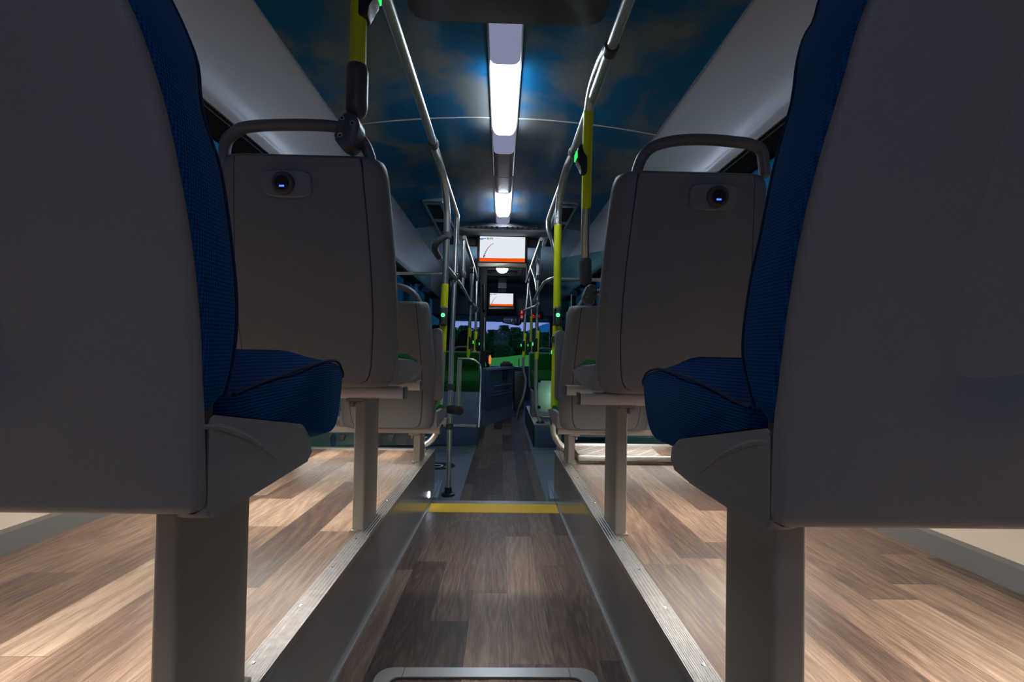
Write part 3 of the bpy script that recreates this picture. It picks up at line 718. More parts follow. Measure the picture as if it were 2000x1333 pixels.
def pole_on_seat(label, top_pts, sleeve, sock, joint, btn, bdir, rad=.0185, sc=1.0):
    root = thing('grab_pole', label, 'pole', joint)
    path = top_pts
    obj('pole', tube(B(), path, rad), 'chrome', root)
    obj('yellow_sleeve', tube(B(), sleeve, rad+.0022, 18), 'yellow', root, 'yellow grip sleeve')
    a, b = V(sock[0]), V(sock[1]); d = (b-a); n = 12; pts = []; rr = []; R = .0285*sc
    for k in range(n+1):
        t = k/n; pts.append(a+d*t); rr.append(R*(.88 if k == 0 else (1 if t < .75 else math.sqrt(max(.05, 1-((t-.75)/.26)**2)))))
    obj('socket', tube(B(), pts, rr, 20), 'darkpl', root)
    j = V(joint); bm = B(); poly = rpoly([(j.x-.012*sc, j.z+.046*sc), (j.x+.020*sc, j.z+.046*sc), (j.x+.034*sc, j.z+.012*sc), (j.x+.014*sc, j.z-.046*sc), (j.x-.020*sc, j.z-.042*sc), (j.x-.036*sc, j.z-.016*sc)], .014*sc, 4)
    prism(bm, poly, 'y', j.y-.034*sc, j.y+.03*sc, .008*sc); jo = obj('clamp', bm, 'darkpl', root, 'dark clamp with three screws')
    for dx, dz in ((-.012, .028), (.014, .016), (-.016, -.016)):
        bm = B(); cx, cy, cz = j.x+dx*sc, j.y-.034*sc, j.z+dz*sc; n = 14
        cir = lambda r, o: [(cx+r*sc*math.cos(math.tau*k/n), cy-o, cz+r*sc*math.sin(math.tau*k/n)) for k in range(n)]
        loft(bm, [cir(.0068, -.001), cir(.0066, .0015), cir(.0034, .0015), cir(.003, .0)]); fs = bm.faces[:]; fs[-1].material_index = 1
        for f in fs:
            if max((v.co-V((cx, v.co.y, cz))).length for v in f.verts) < .0036*sc: f.material_index = 1
        obj('screw', bm, ['screw', 'black'], jo)
    if btn: button(root, btn, bdir, sc=sc)
    return root
d = 1.27
pole_on_seat('yellow-sleeved pole rising to the ceiling from the left grey seat handle',
    [V((at(701, 0, d).x+.004, d, 2.27)), at(701, 0, d), at(698, 190, d)], [V((at(701, 0, d).x+.003, d, 2.2)), at(701, 0, d), at(699, 133, d)],
    [at(698, 130, d), at(696, 234, d)], at(685, 264, d), at(709, -8, d), 1)
pth = crv([at(1192, 88, 1.585), at(1178, 112, 1.68), at(1165, 145, 1.79), at(1155, 180, 1.88), at(1150, 215, 1.94), at(1148, 260, 1.99), at(1146, 360, 2.09), at(1143, 450, 2.16), at(1143, 520, 2.21)], 6)
pole_on_seat('bent pole with a long yellow sleeve on the handle of the lower right grey seat', pth, crv([at(1150, 213, 1.94), at(1148, 260, 1.99), at(1147, 310, 2.04), at(1145, 406, 2.125)], 6),
    [at(1143, 506, 2.2), at(1144, 558, 2.2)], at(1151, 577, 2.19), at(1143, 310, 2.04), -1, sc=1.0)

def collar_on(parent, px, py, d, **k): collar(parent, at(px, py, d), **k)
# overhead rails
RL, RRt = -.322, .369
rl = thing('overhead_rail', 'steel overhead rail along the left of the rear aisle', 'handrail', (RL, 2.4, 2.04))
obj('rail', tube(B(), [(RL, -1.1, 2.04), (RL, 3.66, 2.04)], .018), 'chrome', rl)
collar(rl, (RL, 2.36, 2.04), .025, .022, (0, 1, 0), 'darkpl')
for y in (.3,):
    bm = B(); tube(bm, [(RL, y, 2.05), (RL, y, CZ(RL)+.004)], .012, 10); disc(bm, (RL, y, CZ(RL)-.012), (0, 0, 1), .03, .014); obj('ceiling_mount', bm, 'darkpl', rl)
rr = thing('overhead_rail', 'steel overhead rail along the right of the rear aisle', 'handrail', (RRt, 2.4, 2.04))
obj('rail', tube(B(), [(RRt, -1.1, 2.04), (RRt, 3.72, 2.04)], .018), 'chrome', rr)
collar(rr, (RRt, 1.58, 2.04), .025, .022, (0, 1, 0)); collar(rr, (RRt, 2.42, 2.04), .025, .022, (0, 1, 0))
for y in (.3,):
    bm = B(); tube(bm, [(RRt, y, 2.05), (RRt, y, CZ(RRt)+.004)], .012, 10); disc(bm, (RRt, y, CZ(RRt)-.012), (0, 0, 1), .03, .014); obj('ceiling_mount', bm, 'darkpl', rr)
rf = thing('overhead_rail', 'overhead rail on the left running on past the monitors', 'handrail', (RL, 5.6, 2.04))
obj('rail', tube(B(), [(RL, 4.36, 2.045), (RL, 6.95, 2.02)], .018), 'chrome', rf)
for y in (6.9,): bm = B(); tube(bm, [(RL, y, 2.04), (RL, y, CZ(RL)+.004)], .012, 10); obj('ceiling_mount', bm, 'darkpl', rf)
rg = thing('overhead_rail', 'overhead rail on the right running on past the monitors', 'handrail', (RRt, 5.6, 2.04))
obj('rail', tube(B(), [(RRt, 4.36, 2.045), (RRt, 6.95, 2.02)], .018), 'chrome', rg)
for y in (6.9,): bm = B(); tube(bm, [(RRt, y, 2.04), (RRt, y, CZ(RRt)+.004)], .012, 10); obj('ceiling_mount', bm, 'darkpl', rg)

# pole at the left end of the raised floor
pA = thing('grab_pole', 'steel pole with two yellow sleeves and a lit green button, left of the aisle step', 'pole', at(860, 800, 2.75))
obj('pole', tube(B(), crv([(RL, 2.38, 2.03), at(856, 312, 2.55), at(867, 350, 2.68), at(872, 395, 2.74), at(873, 440, 2.76), at(869, 560, 2.76), at(864, 690, 2.76), at(859, 790, 2.76), at(857, 822, 2.76), at(851, 848, 2.76), at(838, 864, 2.77), at(816, 874, 2.78)], 6), .0185), 'chrome', pA)
obj('yellow_sleeve', tube(B(), [at(869, 555, 2.76), at(867, 602, 2.76)], .0212), 'yellow', pA, 'yellow grip sleeve')
obj('yellow_sleeve', tube(B(), [at(866, 636, 2.76), at(863.5, 688, 2.76)], .0212), 'yellow', pA, 'yellow grip sleeve')
button(pA, at(867, 619, 2.76), 0, True)
collar_on(pA, 872, 460, 2.76, r=.027, h=.02)
# its longitudinal handrail
hl = thing('handrail', 'slim steel handrail running forward from the left yellow-sleeved pole', 'handrail', at(890, 541, 3.6))
bm = B(); tube(bm, crv([at(872, 462, 2.76), at(858, 470, 2.76), at(850, 482, 2.78), at(852, 492, 2.86), at(865, 511, 3.0), at(890, 543, 3.55), at(906, 566, 4.3), at(920, 590, 5.75), at(933, 603, 7.0)], 6), .0125, 10); obj('rail', bm, 'chrome', hl)
bm = B(); tube(bm, crv([at(872, 462, 2.75), at(857, 471, 2.75), at(849, 483, 2.77), at(852, 494, 2.85), at(857, 502, 2.92)], 6), .018, 12); obj('bracket', bm, 'darkpl', hl)
# straight pole to the low floor
pB = thing('grab_pole', 'tall straight steel pole standing on the low floor past the step', 'pole', at(875, 968, 3.48))
tp = V((RL, 3.63, 2.045)); bt = at(875, 966, 3.48)
obj('pole', tube(B(), [tp, at(888, 545, 3.58), at(882, 690, 3.54), bt], .0185), 'chrome', pB)
bm = B(); tube(bm, [bt+V((0, 0, -.004)), bt+V((0, 0, .008)), bt+V((0, 0, .012)), bt+V((0, 0, .05))], [.048, .046, .027, .024], 20); obj('base', bm, 'black', pB)
for px, py, dd in ((889, 541, 3.57), (880, 756, 3.52), (878, 833, 3.51)): collar_on(pB, px, py, dd, r=.027, h=.022)
# folding bar on it
gb = thing('swing_bar', 'short steel bar hinged upright on the tall straight pole', 'bar', at(893, 800, 3.45))
obj('bar', tube(B(), [at(898, 703, 3.42), at(894.5, 800, 3.42)], .0165), 'chrome', gb)
bm = B(); tube(bm, [at(878, 800, 3.52), at(893, 802, 3.45), at(897, 803, 3.36)], [.032, .034, .03], 16); obj('hinge', bm, 'black', gb)
# right pole with long yellow sleeve
pR = thing('grab_pole', 'pole with a long yellow sleeve and lit green button, right of the aisle step', 'pole', at(1082, 800, 2.76))
P = [(RRt, 2.42, 2.03), at(1108, 325, 2.56), at(1098, 360, 2.68), at(1092, 400, 2.74), at(1090, 445, 2.76), at(1087, 620, 2.76), at(1083, 800, 2.76), at(1080, 828, 2.76), at(1083, 850, 2.76), at(1092, 867, 2.77), at(1106, 879, 2.78)]
obj('pole', tube(B(), crv(P, 6), .0195), 'hex', pR)
obj('yellow_sleeve', tube(B(), [at(1090, 440, 2.76), at(1088, 603, 2.76)], .022), 'yellow', pR, 'yellow grip sleeve')
obj('yellow_sleeve', tube(B(), [at(1087, 637, 2.76), at(1083, 804, 2.76)], .0225), 'yellow', pR, 'yellow grip sleeve')
button(pR, at(1088, 619, 2.76), 0, True)
bm = B(); a = at(1077, 663, 2.76); b = at(1104, 662, 2.72); box(bm, a.x, b.x, 2.72, 2.79, a.z-.02, a.z+.02, .008); obj('clamp', bm, 'darkpl', pR)
# pole behind it
pS = thing('grab_pole', 'bent pole half hidden behind the right long yellow sleeve', 'pole', at(1090, 950, 3.7))
P = [(RRt, 3.70, 2.03), at(1072, 450, 3.66), at(1079, 470, 3.62), at(1086, 500, 3.6), at(1092, 545, 3.6), at(1093, 640, 3.6), at(1092, 800, 3.6)]
q = at(1092, 800, 3.6); P.append(V((q.x, q.y, .02)))
obj('pole', tube(B(), crv(P, 5), .0185), 'chrome', pS); obj('yellow_sleeve', tube(B(), [at(1093, 640, 3.6), at(1092, 800, 3.6)], .0215), 'yellow', pS, 'yellow grip sleeve')
button(pS, at(1087, 690, 3.6), -1, sc=.9)
bm = B(); disc(bm, (q.x, q.y, -.001), (0, 0, 1), .045, .02, 20, .03); obj('base', bm, 'black', pS)
# front poles
def fpole(label, pts, dd, sleeves, btn, bdir, cols=(), r=.0185, base=None, n=5, smooth=True):
    ps = [at(*p, dd) if len(p) == 2 else at(*p) for p in pts]
    root = thing('grab_pole', label, 'pole', ps[-1])
    obj('pole', tube(B(), crv(ps, n) if smooth else ps, r, 12), 'chrome', root)
    for a, b in sleeves: obj('yellow_sleeve', tube(B(), [at(*a, dd), at(*b, dd)], r+.004, 12), 'yellow', root, 'yellow grip sleeve')
    if btn: button(root, at(*btn, dd), bdir, sc=1.15)
    for c in cols: collar(root, at(*c, dd), .028, .028)
    if base: bm = B(); disc(bm, ps[-1]-V((0, 0, .004)), (0, 0, 1), .05, .02, 18, .035); obj('base', bm, 'black', root)
    return root
fpole('short steel pole joining the left overhead rail and handrail', [(905, 464), (904, 537), (902.5, 564)], 4.4, [], None, 0, [(904, 537)])
fpole('left front pole with yellow sleeve, nearer the camera of two', [(922, 521), (920, 590), (917, 643), (914.5, 716)], 5.75, [((917.5, 641), (914.5, 698))], (916.5, 670), 1, [(921, 530), (919.5, 592)])
fpole('left front pole with yellow sleeve, farther of the two, by the driver cab', [(931, 548), (929.5, 610), (929, 648), (926.5, 715), (925.5, 740)], 6.9, [((929.5, 648), (927, 698))], (929.5, 673), 1, [(930.5, 606)])
fpole('right front pole with yellow sleeve standing on the wheel box', [(1054.5, 461), (1051, 545), (1048.5, 640), (1046.5, 720), (1046, 790), (1050, 812), (1055, 826)], 5.3, [((1050.5, 646), (1047.5, 702))], (1048.5, 674), -1, [(1052, 543), (1050, 592)], base=True)
fpole('slim right front pole with yellow sleeve beside the windscreen', [(1034, 530), (1030, 580), (1026, 620), (1024.5, 650), (1022, 720), (1026, 740), (1024, 765), (1016, 790), (1011, 808), (1010, 822)], 6.9, [((1025.5, 651), (1022.5, 699))], (1024, 676), -1, [])
fpole('yellow pole farthest forward on the right, seen against the windscreen', [(1033, 560), (1038, 600), (1038, 690), (1037, 806)], 8.0, [((1038, 617), (1036, 685))], (1036.5, 676), -1, [])
fpole('curved steel pole branching from the right front overhead rail', [(1038, 520, 5.72), (1046, 545, 5.6), (1050, 570, 5.4), (1051, 592, 5.32), (1050, 600, 5.3)], 5, [], None, 0, [])
hr = thing('handrail', 'cranked slim steel handrail on the right beside the door', 'handrail', at(1060, 553, 3.9))
obj('rail', tube(B(), crv([at(1090, 542, 3.65), at(1079, 544, 3.75), at(1066, 550, 3.8), at(1060, 556, 3.95), at(1051, 572, 4.4), at(1042, 588, 4.95)], 6), .0125, 10), 'chrome', hr)
hr = thing('handrail', 'short slanting steel handrail between the two right front poles', 'handrail', at(1040, 600, 5.5))
obj('rail', tube(B(), [at(1051, 593, 4.8), at(1047, 598, 5.2), at(1024, 606, 6.9)], .014, 10), 'chrome', hr)

# ------------------------------------------------------------------ glass partitions
gp = thing('glass_partition', 'green tinted glass partition with top rail at the left end of the raised floor', 'partition', (-.8, 2.86, PZ(YP)))
bm = B(); box(bm, -1.22, -.395, 2.855, 2.863, PZ(YP)-.3, 1.475); obj('glass_panel', bm, 'part', gp)
obj('rail', tube(B(), [(-1.24, 2.86, 1.478), (at(866, 537, 2.86).x, 2.86, 1.478)], .010, 10), 'chrome', gp)
c = at(651, 860, 2.9); bm = B(); ball(bm, c, .017, (1, .45, 2.4), 20); obj('oval_grip', bm, 'blueplastic', gp, 'small blue oval grip')
bm = B(); tube(bm, [c+V((0, -.045, .02)), c+V((0, .0, .02))], .006, 8); obj('grip_pin', bm, 'black', gp)
for px in (668, 764):
    c = at(px, 857, 2.84); bm = B(); prism(bm, [(c.x-.017, c.z+.018), (c.x+.017, c.z+.018), (c.x+.004, c.z-.016), (c.x-.008, c.z-.012)], 'y', 2.835, 2.87, .002); obj('glass_clip', bm, 'black', gp, 'black glass clip')
gp = thing('glass_partition', 'green tinted glass partition rising above its rail at the right end of the raised floor', 'partition', (.8, 2.9, PZ(YP)))
a = at(1092, 505, 2.9); b = at(1192, 488, 2.9)
bm = B(); prism(bm, rpoly([(.40, PZ(YP)-.3), (1.22, PZ(YP)-.3), (1.22, b.z+.12), (b.x, b.z), (a.x, a.z)], 0), 'y', 2.895, 2.903); obj('glass_panel', bm, 'part', gp)
obj('rail', tube(B(), [(at(1092, 545, 2.87).x, 2.87, 1.465), (1.24, 2.87, 1.465)], .011, 10), 'chrome', gp)
bm = B()
for px, y0, y1 in ((1116, 575, 712), (1107, 610, 720)):
    p, q = at(px, y0, 2.885), at(px-1, y1, 2.885); tube(bm, [p, q], .0035, 8)
obj('edge_bead', bm, 'frost', gp)
# blue hand-shaped reflector under the seat seen through the glass, and black clips
# ------------------------------------------------------------------ things on the floor
fh = thing('floor_hatch_frame', 'rounded aluminium hatch frame set in the aisle floor at the bottom edge', 'hatch frame', (.005, .95, AZ(.95)))
def rr_ring(x0, x1, y0, y1, r): return rpoly([(x0, y0), (x1, y0), (x1, y1), (x0, y1)], r, 6)
bm = B(); A = rr_ring(-.252, .262, .62, 1.178, .045); Bq = rr_ring(-.216, .226, .656, 1.142, .025)
def z_at(p, dz): return (p[0], p[1], AZ(p[1])+dz)
R4 = [[z_at(p, 0) for p in A], [z_at(p, .0045) for p in A], [z_at(p, .0045) for p in Bq], [z_at(p, -.0) for p in Bq]]
loft(bm, R4, cap=False); obj('frame', bm, 'alu', fh)
bm = B()
for x in (-.19, .20): slab(bm, x-.0006, x+.0006, 1.142, 1.178, lambda y: AZ(y)+.0048, .002)
obj('frame_joint', bm, 'dark', fh)
obj('gasket', loft_ := (lambda q: (loft(q, [[z_at(p, .003) for p in Bq], [z_at(p, .003) for p in rr_ring(-.213, .223, .659, 1.139, .023)], [z_at(p, -.001) for p in rr_ring(-.213, .223, .659, 1.139, .023)]], cap=False), q)[1])(B()), 'dark', fh)
# raised step with checker plate on the right
cs = thing('floor_step', 'low wood step with aluminium edge and chequer plate under the lower right seat', 'step', (.82, 2.65, PZ(2.65)))
bm = B(); box(bm, .435, HW-.04, 2.50, 2.785, PZ(2.5)-.004, PZ(2.5)+.03); obj('body', bm, 'wood', cs)
bm = B(); box(bm, .43, HW-.038, 2.488, 2.512, PZ(2.5)+.010, PZ(2.5)+.037, .002); box(bm, .43, HW-.038, 2.775, 2.80, PZ(2.5)+.004, PZ(2.5)+.046, .002); obj('edge_trim', bm, 'alu', cs, 'bright aluminium edge')
bm = B(); prism(bm, [(.44, 2.52), (.86, 2.52), (.89, 2.765), (.44, 2.765)], 'z', PZ(2.5)+.029, PZ(2.5)+.035); obj('chequer_plate', bm, 'plate', cs, 'patterned metal plate')
# step light
sl = obj('step_light', disc(B(), (-.3445, 2.615, .262), (1, 0, 0), .017, .004, 20, .014), 'stepled'); tag(sl, 'small round white step light in the left aisle panel by the yellow strip', 'light')
for s in (-1, 1):
    bm = B(); prism(bm, [(s*.346, YP+.004), (s*.346, 3.15), (s*.375, 3.15), (s*.375, YP+.004)], 'z', 0, .20); prism(bm, [(s*.318, YP-.05), (s*.344, YP-.05), (s*.344, 3.13), (s*.335, 3.13)], 'z', .175, .20)
    tag(obj('step_corner', bm, 'navylight'), ('small blue-grey ledge at the foot of the left aisle panel' if s < 0 else 'small blue-grey ledge at the foot of the right aisle panel'), 'ledge')
em = thing('floor_sticker', 'round black floor sticker with white letter on the grey vinyl', 'sticker', (-.493, 4.34, .0))
obj('disc', disc(B(), (-.493, 4.34, .0005), (0, 0, 1), .128, .003, 40), 'black', em)
text('letter', 'D:', .165, (-.585, 4.285, .0036), (1, 0, 0), (0, 1, 0), 'white', em)

# ------------------------------------------------------------------ air duct bulkhead, monitors
dc = thing('air_duct', 'curved grey air duct with a row of round nozzles across the ceiling', 'air duct', (.03, 4.8, 2.16))
a = at(891, 440, 4.75); b = at(1074, 445, 4.75); x0, x1 = a.x, b.x
pr = crv([(4.79, 2.262, 0), (4.775, 2.245, 0), (4.745, 2.228, 0), (4.74, 2.213, 0), (4.76, 2.197, 0), (4.82, 2.190, 0)], 5); pr = [(p.x, p.y) for p in pr]
rings = []
for k in range(25):
    u = k/24; xx = x0+(x1-x0)*u; e = .06*(abs(u-.5)*2)**6; sag = -.012*(1-(2*u-1)**2)
    rings.append([(xx, y+e, min(z+e*.4+sag*.6, 2.262)) for y, z in pr]+[(xx, 5.0, 2.192+e*.4), (xx, 5.0, 2.262)])
bm = B(); loft(bm, rings); obj('housing', bm, 'bulk', dc)
for px in (918, 929, 940, 950, 961, 971, 991, 1001, 1011, 1021, 1032, 1042, 1052):
    bm = B(); disc(bm, at(px, 445+(px-985)*.0175, 4.738), (0, 1, .1), .0128, .03, 14); obj('nozzle', bm, 'hole', dc)
bm = B(); box(bm, x0+.06, x1-.06, 4.955, 4.995, 2.095, 2.19, .004); obj('back_strip', bm, 'dark', dc)
for px in (913, 923, 932, 1030, 1039, 1048):
    bm = B(); disc(bm, at(px, 458+(px-985)*.0175, 4.948), (0, 1, 0), .0125, .02, 14); obj('lower_nozzle', bm, 'frontgrey', dc)

def monitor(name, label, cx, d, top, bot, left, right, sc=1.0):
    TL = at(left, top, d); BR = at(right, bot, d); w = BR.x-TL.x; x0 = TL.x; z1 = TL.z; z0 = BR.z+(right-left)*.0175*d/F*0
    zc = (at(left, top, d).z+at(right, top+ (right-left)*.0175, d).z)/2
    h = (bot-top-1.6)*d/F; z1 = zc; z0 = z1-h; x0 = (TL.x+BR.x)/2-w/2; x1 = x0+w
    root = thing(name, label, 'monitor', ((x0+x1)/2, d, z0-.03))
    m = .012*sc+.008
    bm = B(); box(bm, x0-m*1.3, x1+m*1.3, d+.002, d+.07, z0-m*.6, z1+m, .004); obj('housing', bm, 'black', root)
    bm = B(); box(bm, x0-m, x1+m, d-.006, d+.06, z0-m*2.9, z0-m*.7, .006); obj('lower_edge', bm, 'gold', root)
    bm = B(); box(bm, x0, x1, d-.001, d+.004, z0, z1); s = obj('screen', bm, 'screen', root, 'bright white display with an orange bottom bar')
    y = d-.0025
    bm = B(); box(bm, x0, x1, y, y+.001, z0, z0+h*.135); obj('orange_bar', bm, 'orange', s)
    bm = B(); box(bm, x0+w*.72, x1, y-.0002, y+.001, z0+h*.135, z0+h*.15); obj('green_line', bm, 'lcdyellow', s)
    bm = B(); prism(bm, [(x0+w*.0, z1-h*.13), (x0+w*.07, z1-h*.13), (x0+w*.085, z1-h*.085), (x0+w*.0, z1-h*.085)], 'y', y, y+.001); obj('logo_blue', bm, 'lcdblue', s)
    bm = B(); prism(bm, [(x0+w*.075, z1-h*.11), (x0+w*.095, z1-h*.07), (x0+w*.14, z1-h*.075), (x0+w*.14, z1-h*.1)], 'y', y, y+.001); obj('logo_green', bm, 'lcdgreen', s)
    text('lettering', 'NVV', h*.115, (x0+w*.155, y, z1-h*.125), (1, 0, 0), (0, 0, 1), 'lcddark', s, bold=.03)
    cv = crv([(x0+w*.085, y, z0+h*.15), (x0+w*.12, y, z0+h*.32), (x0+w*.17, y, z0+h*.5), (x0+w*.24, y, z0+h*.65), (x0+w*.31, y, z0+h*.73)], 10)
    for i in range(len(cv)-1):
        if i % 4 == 3 and i > 6: continue
        a, b = cv[i], cv[i+1]; t = 1-i/len(cv); wd = w*(.004+.011*t); n = V((-(b-a).z, 0, (b-a).x)).normalized()
        bm = B() if i == 0 else bm2; bm2 = bm
        vs = [bm.verts.new(p) for p in (a-n*wd, a+n*wd, b+n*wd, b-n*wd)]; bm.faces.new(vs)
    obj('route_line', bm2, 'purple', s)
    return root, x0, x1, z0, z1
m1 = monitor('monitor', 'large ceiling monitor with white screen and orange bar under the air duct', 0, 4.88, 462, 512.5, 937.5, 1025)
bm = B(); box(bm, -.10, .15, 4.95, 5.0, m1[4]-.08, 2.095); obj('mount', bm, 'dark', m1[0])
m2 = monitor('monitor', 'smaller-looking second monitor hanging farther forward above the windscreen', 0, 8.2, 573, 599, 957, 1002)
bm = B(); p = at(981, 560, 8.1); box(bm, p.x-.07, p.x+.07, 8.215, 8.29, m2[4]-.05, 2.262); obj('mount', bm, 'dark', m2[0])
p = at(981, 557, 8.02); bm = B(); box(bm, p.x-.07, p.x+.07, 7.99, 8.16, p.z-.035, p.z+.035, .006); obj('sensor_box', bm, 'frontgrey', m2[0])

# roof side vents
for s, pl in ((-1, 'dark slotted roof vent left of the air duct'), (1, 'dark slotted roof vent right of the air duct')):
    v = thing('roof_vent', pl, 'vent', (s*.5, 4.6, 2.2)); xa, xb = sorted((s*.47, s*.64)); z = CZ(.55)-.03
    bm = B(); box(bm, xa, xb, 3.95, 5.6, z, z+.06, .01); obj('frame', bm, 'frontgrey', v)
    for y0 in (4.02, 4.57, 5.1):
        bm = B(); box(bm, xa+.03, xb-.03, y0, y0+.42, z-.004, z+.004); obj('slot', bm, 'black', v)
# front roof hatch with a strip lamp, dome lamp
fr = thing('roof_hatch', 'square roof hatch with a small lit strip beyond the large monitor', 'hatch', (.02, 7.4, 2.24))
p0 = atz(943, 527, 2.22); p1 = atz(1018, 549, 2.22)
hx0, hx1, hy0, hy1 = -.29, .34, 6.55, 7.75; z = 2.225
for args in ((hx0, hx1, hy0, hy0+.07), (hx0, hx1, hy1-.07, hy1), (hx0, hx0+.05, hy0, hy1), (hx1-.05, hx1, hy0, hy1)):
    bm = B(); box(bm, *args, z, z+.06, .006); obj('frame', bm, 'navylight', fr)
bm = B(); box(bm, hx0+.05, hx1-.05, hy0+.07, hy1-.07, z+.035, z+.05); obj('lid', bm, 'frontgrey', fr)
bm = B(); box(bm, hx0+.09, hx1-.09, hy1-.30, hy1-.10, z+.005, z+.04, .01); obj('handle_recess', bm, 'dark', fr)
bm = B(); box(bm, -.09, .13, 6.72, 6.82, z+.022, z+.034); obj('strip_lamp', bm, 'hatchglow', fr, 'small lit strip')
dl = thing('dome_lamp', 'small round bright lamp just below the large monitor', 'ceiling lamp', at(981, 524, 6.2))
p = at(981, 522, 6.2); bm = B(); disc(bm, (p.x, 6.2, p.z+.035), (0, 0, -1), .05, .03, 24, .045); obj('base', bm, 'frontgrey', dl)
bm = B(); ball(bm, (p.x, 6.2, p.z-.022), .074, (1, 1, .75)); obj('lens', bm, 'dome', dl, 'glowing white dome'); bm = B(); tube(bm, [(p.x, 6.2, p.z+.05), (p.x, 6.2, CZ(p.x)+.004)], .04, 14); obj('stem', bm, 'frontgrey', dl)

# ------------------------------------------------------------------ wheel boxes and green seats at the front
wl = obj('wheel_box', box(B(), -1.24, -.205, 5.22, 6.42, 0.0, .215, .015), 'navy'); tag(wl, 'dark wheel box on the left carrying a green seat', 'wheel box')
w2 = obj('wheel_box', box(B(), .385, 1.24, 5.22, 7.0, 0.0, .235, .015), 'navy'); tag(w2, 'dark wheel box on the right with a pale top', 'wheel box')
t = obj('wheel_box_top', box(B(), .39, 1.24, 5.225, 6.9, .236, .25), 'bar', w2)
def green_seat(label, x0, x1, y, zbase, back_top, panel=True):
    r = thing('passenger_seat', label, 'seat', ((x0+x1)/2, y, zbase)); w = x1-x0
    if panel:
        bm = B(); prism(bm, rpoly([(x0, zbase+.035), (x1, zbase+.035), (x1, .60), (x0, .60)], [.01, .02, .045, .03]), 'y', y, y+.05, .006); obj('front_panel', bm, 'navylight', r, 'grey front panel')
        bm = B(); box(bm, x0+.04, x1-.02, y-.02, y+.02, zbase+.0, zbase+.032, .006); obj('cross_bar', bm, 'bar', r)
    pp = rpoly([(y-.01, .58), (y+.50, .56), (y+.52, .80), (y+.12, .745), (y-.01, .70)], .03, 4); bm = B(); prism(bm, pp, 'x', x0+.01, x1-.005, .015); obj('seat_cushion', bm, 'darkgreen', r)
    pp = rpoly([(y+.42, .66), (y+.50, .66), (y+.58, back_top), (y+.52, back_top)], .02, 4); bm = B(); prism(bm, pp, 'x', x0, x1-.03, .015); obj('back_cushion', bm, 'darkgreen', r)
    pp = rpoly([(y+.49, .56), (y+.54, .56), (y+.62, back_top+.015), (y+.575, back_top+.015)], .01, 3); bm = B(); prism(bm, pp, 'x', x0-.012, x1-.018, .01); obj('backrest_shell', bm, 'shell', r)
    cx = (x0+x1)/2; hp = crv([(x0+.06, y+.59, back_top-.03), (x0+.08, y+.595, back_top+.03), (cx-.08, y+.6, back_top+.062), (cx+.06, y+.6, back_top+.062), (x1-.12, y+.595, back_top+.03), (x1-.09, y+.59, back_top-.03)], 6)
    obj('grab_handle', tube(B(), hp, .012, 10), 'handle', r); return r
g1 = green_seat('dark green seat with grey front panel on the left wheel box', -.62, -.205, 5.23, .205, 1.00)
bm = B(); tube(bm, crv([(-.47, 5.62, .93), (-.32, 5.62, .925), (-.235, 5.62, .88), (-.205, 5.6, .8), (-.2, 5.4, .5), (-.2, 5.22, .20)], 6), .013, 10); obj('guard_rail', bm, 'chrome', g1)
g2 = green_seat('dark green seat facing back on the right wheel box behind the steel pole', .40, .82, 5.75, .25, 1.00, False)
bm = B(); prism(bm, rpoly([(.40, .251), (.5, .251), (.5, .56), (.40, .56)], .01), 'y', 5.77, 6.1, .005); obj('leg_panel', bm, 'shell', g2)
bm = B(); a = at(1047, 727, 4.8); b = at(1064, 722, 4.95); 
gpn = thing('side_panel', 'pale glossy panel lit green-white on a tube frame right of the aisle', 'panel', at(1065, 830, 5.1))
a = at(1051, 744, 5.4); b = at(1082, 805, 5.4); bm = B(); box(bm, a.x, b.x+.12, 5.4, 5.415, b.z, a.z, .004); obj('panel', bm, 'frost', gpn)
bm = B(); box(bm, a.x-.02, b.x+.12, 5.398, 5.42, b.z-.04, b.z-.002); obj('lower_rail', bm, 'bar', gpn)
for px, py in ((1053, 745), (1053, 796), (1074, 803)): bm = B(); disc(bm, at(px, py, 5.375), (0, 1, 0), .018, .03, 16); obj('knob', bm, 'black', gpn)
obj('tube_frame', tube(B(), crv([at(1048, 795, 5.39), at(1051, 805, 5.39), at(1056, 813, 5.39), at(1064, 814.5, 5.39), at(1090, 815, 5.39)], 6), .009, 8), 'chrome', gpn)
c = at(1078, 774, 5.55); lh = obj('under_seat_or_fill_lamp', box(B(), c.x-.05, c.x+.09, 5.54, 5.60, c.z-.03, c.z+.03, .004), 'post', gpn)  # unseen lamp added behind the frosted panel to make it glow
obj('lamp_lens', box(B(), c.x-.04, c.x+.08, 5.532, 5.541, c.z-.022, c.z+.022), 'panelfill', lh, 'added fill lamp lens behind the panel')
obj('fill_lamp_bracket', box(B(), c.x-.01, c.x+.02, 5.55, 5.59, .25, c.z-.028), 'post', lh)
bm = B(); c = at(1075, 832, 5.0); 
for px in (1056,): pass
obj('foot', box(B(), c.x-.1, c.x+.14, 5.4, 5.43, .25, .34), 'navylight', gpn)

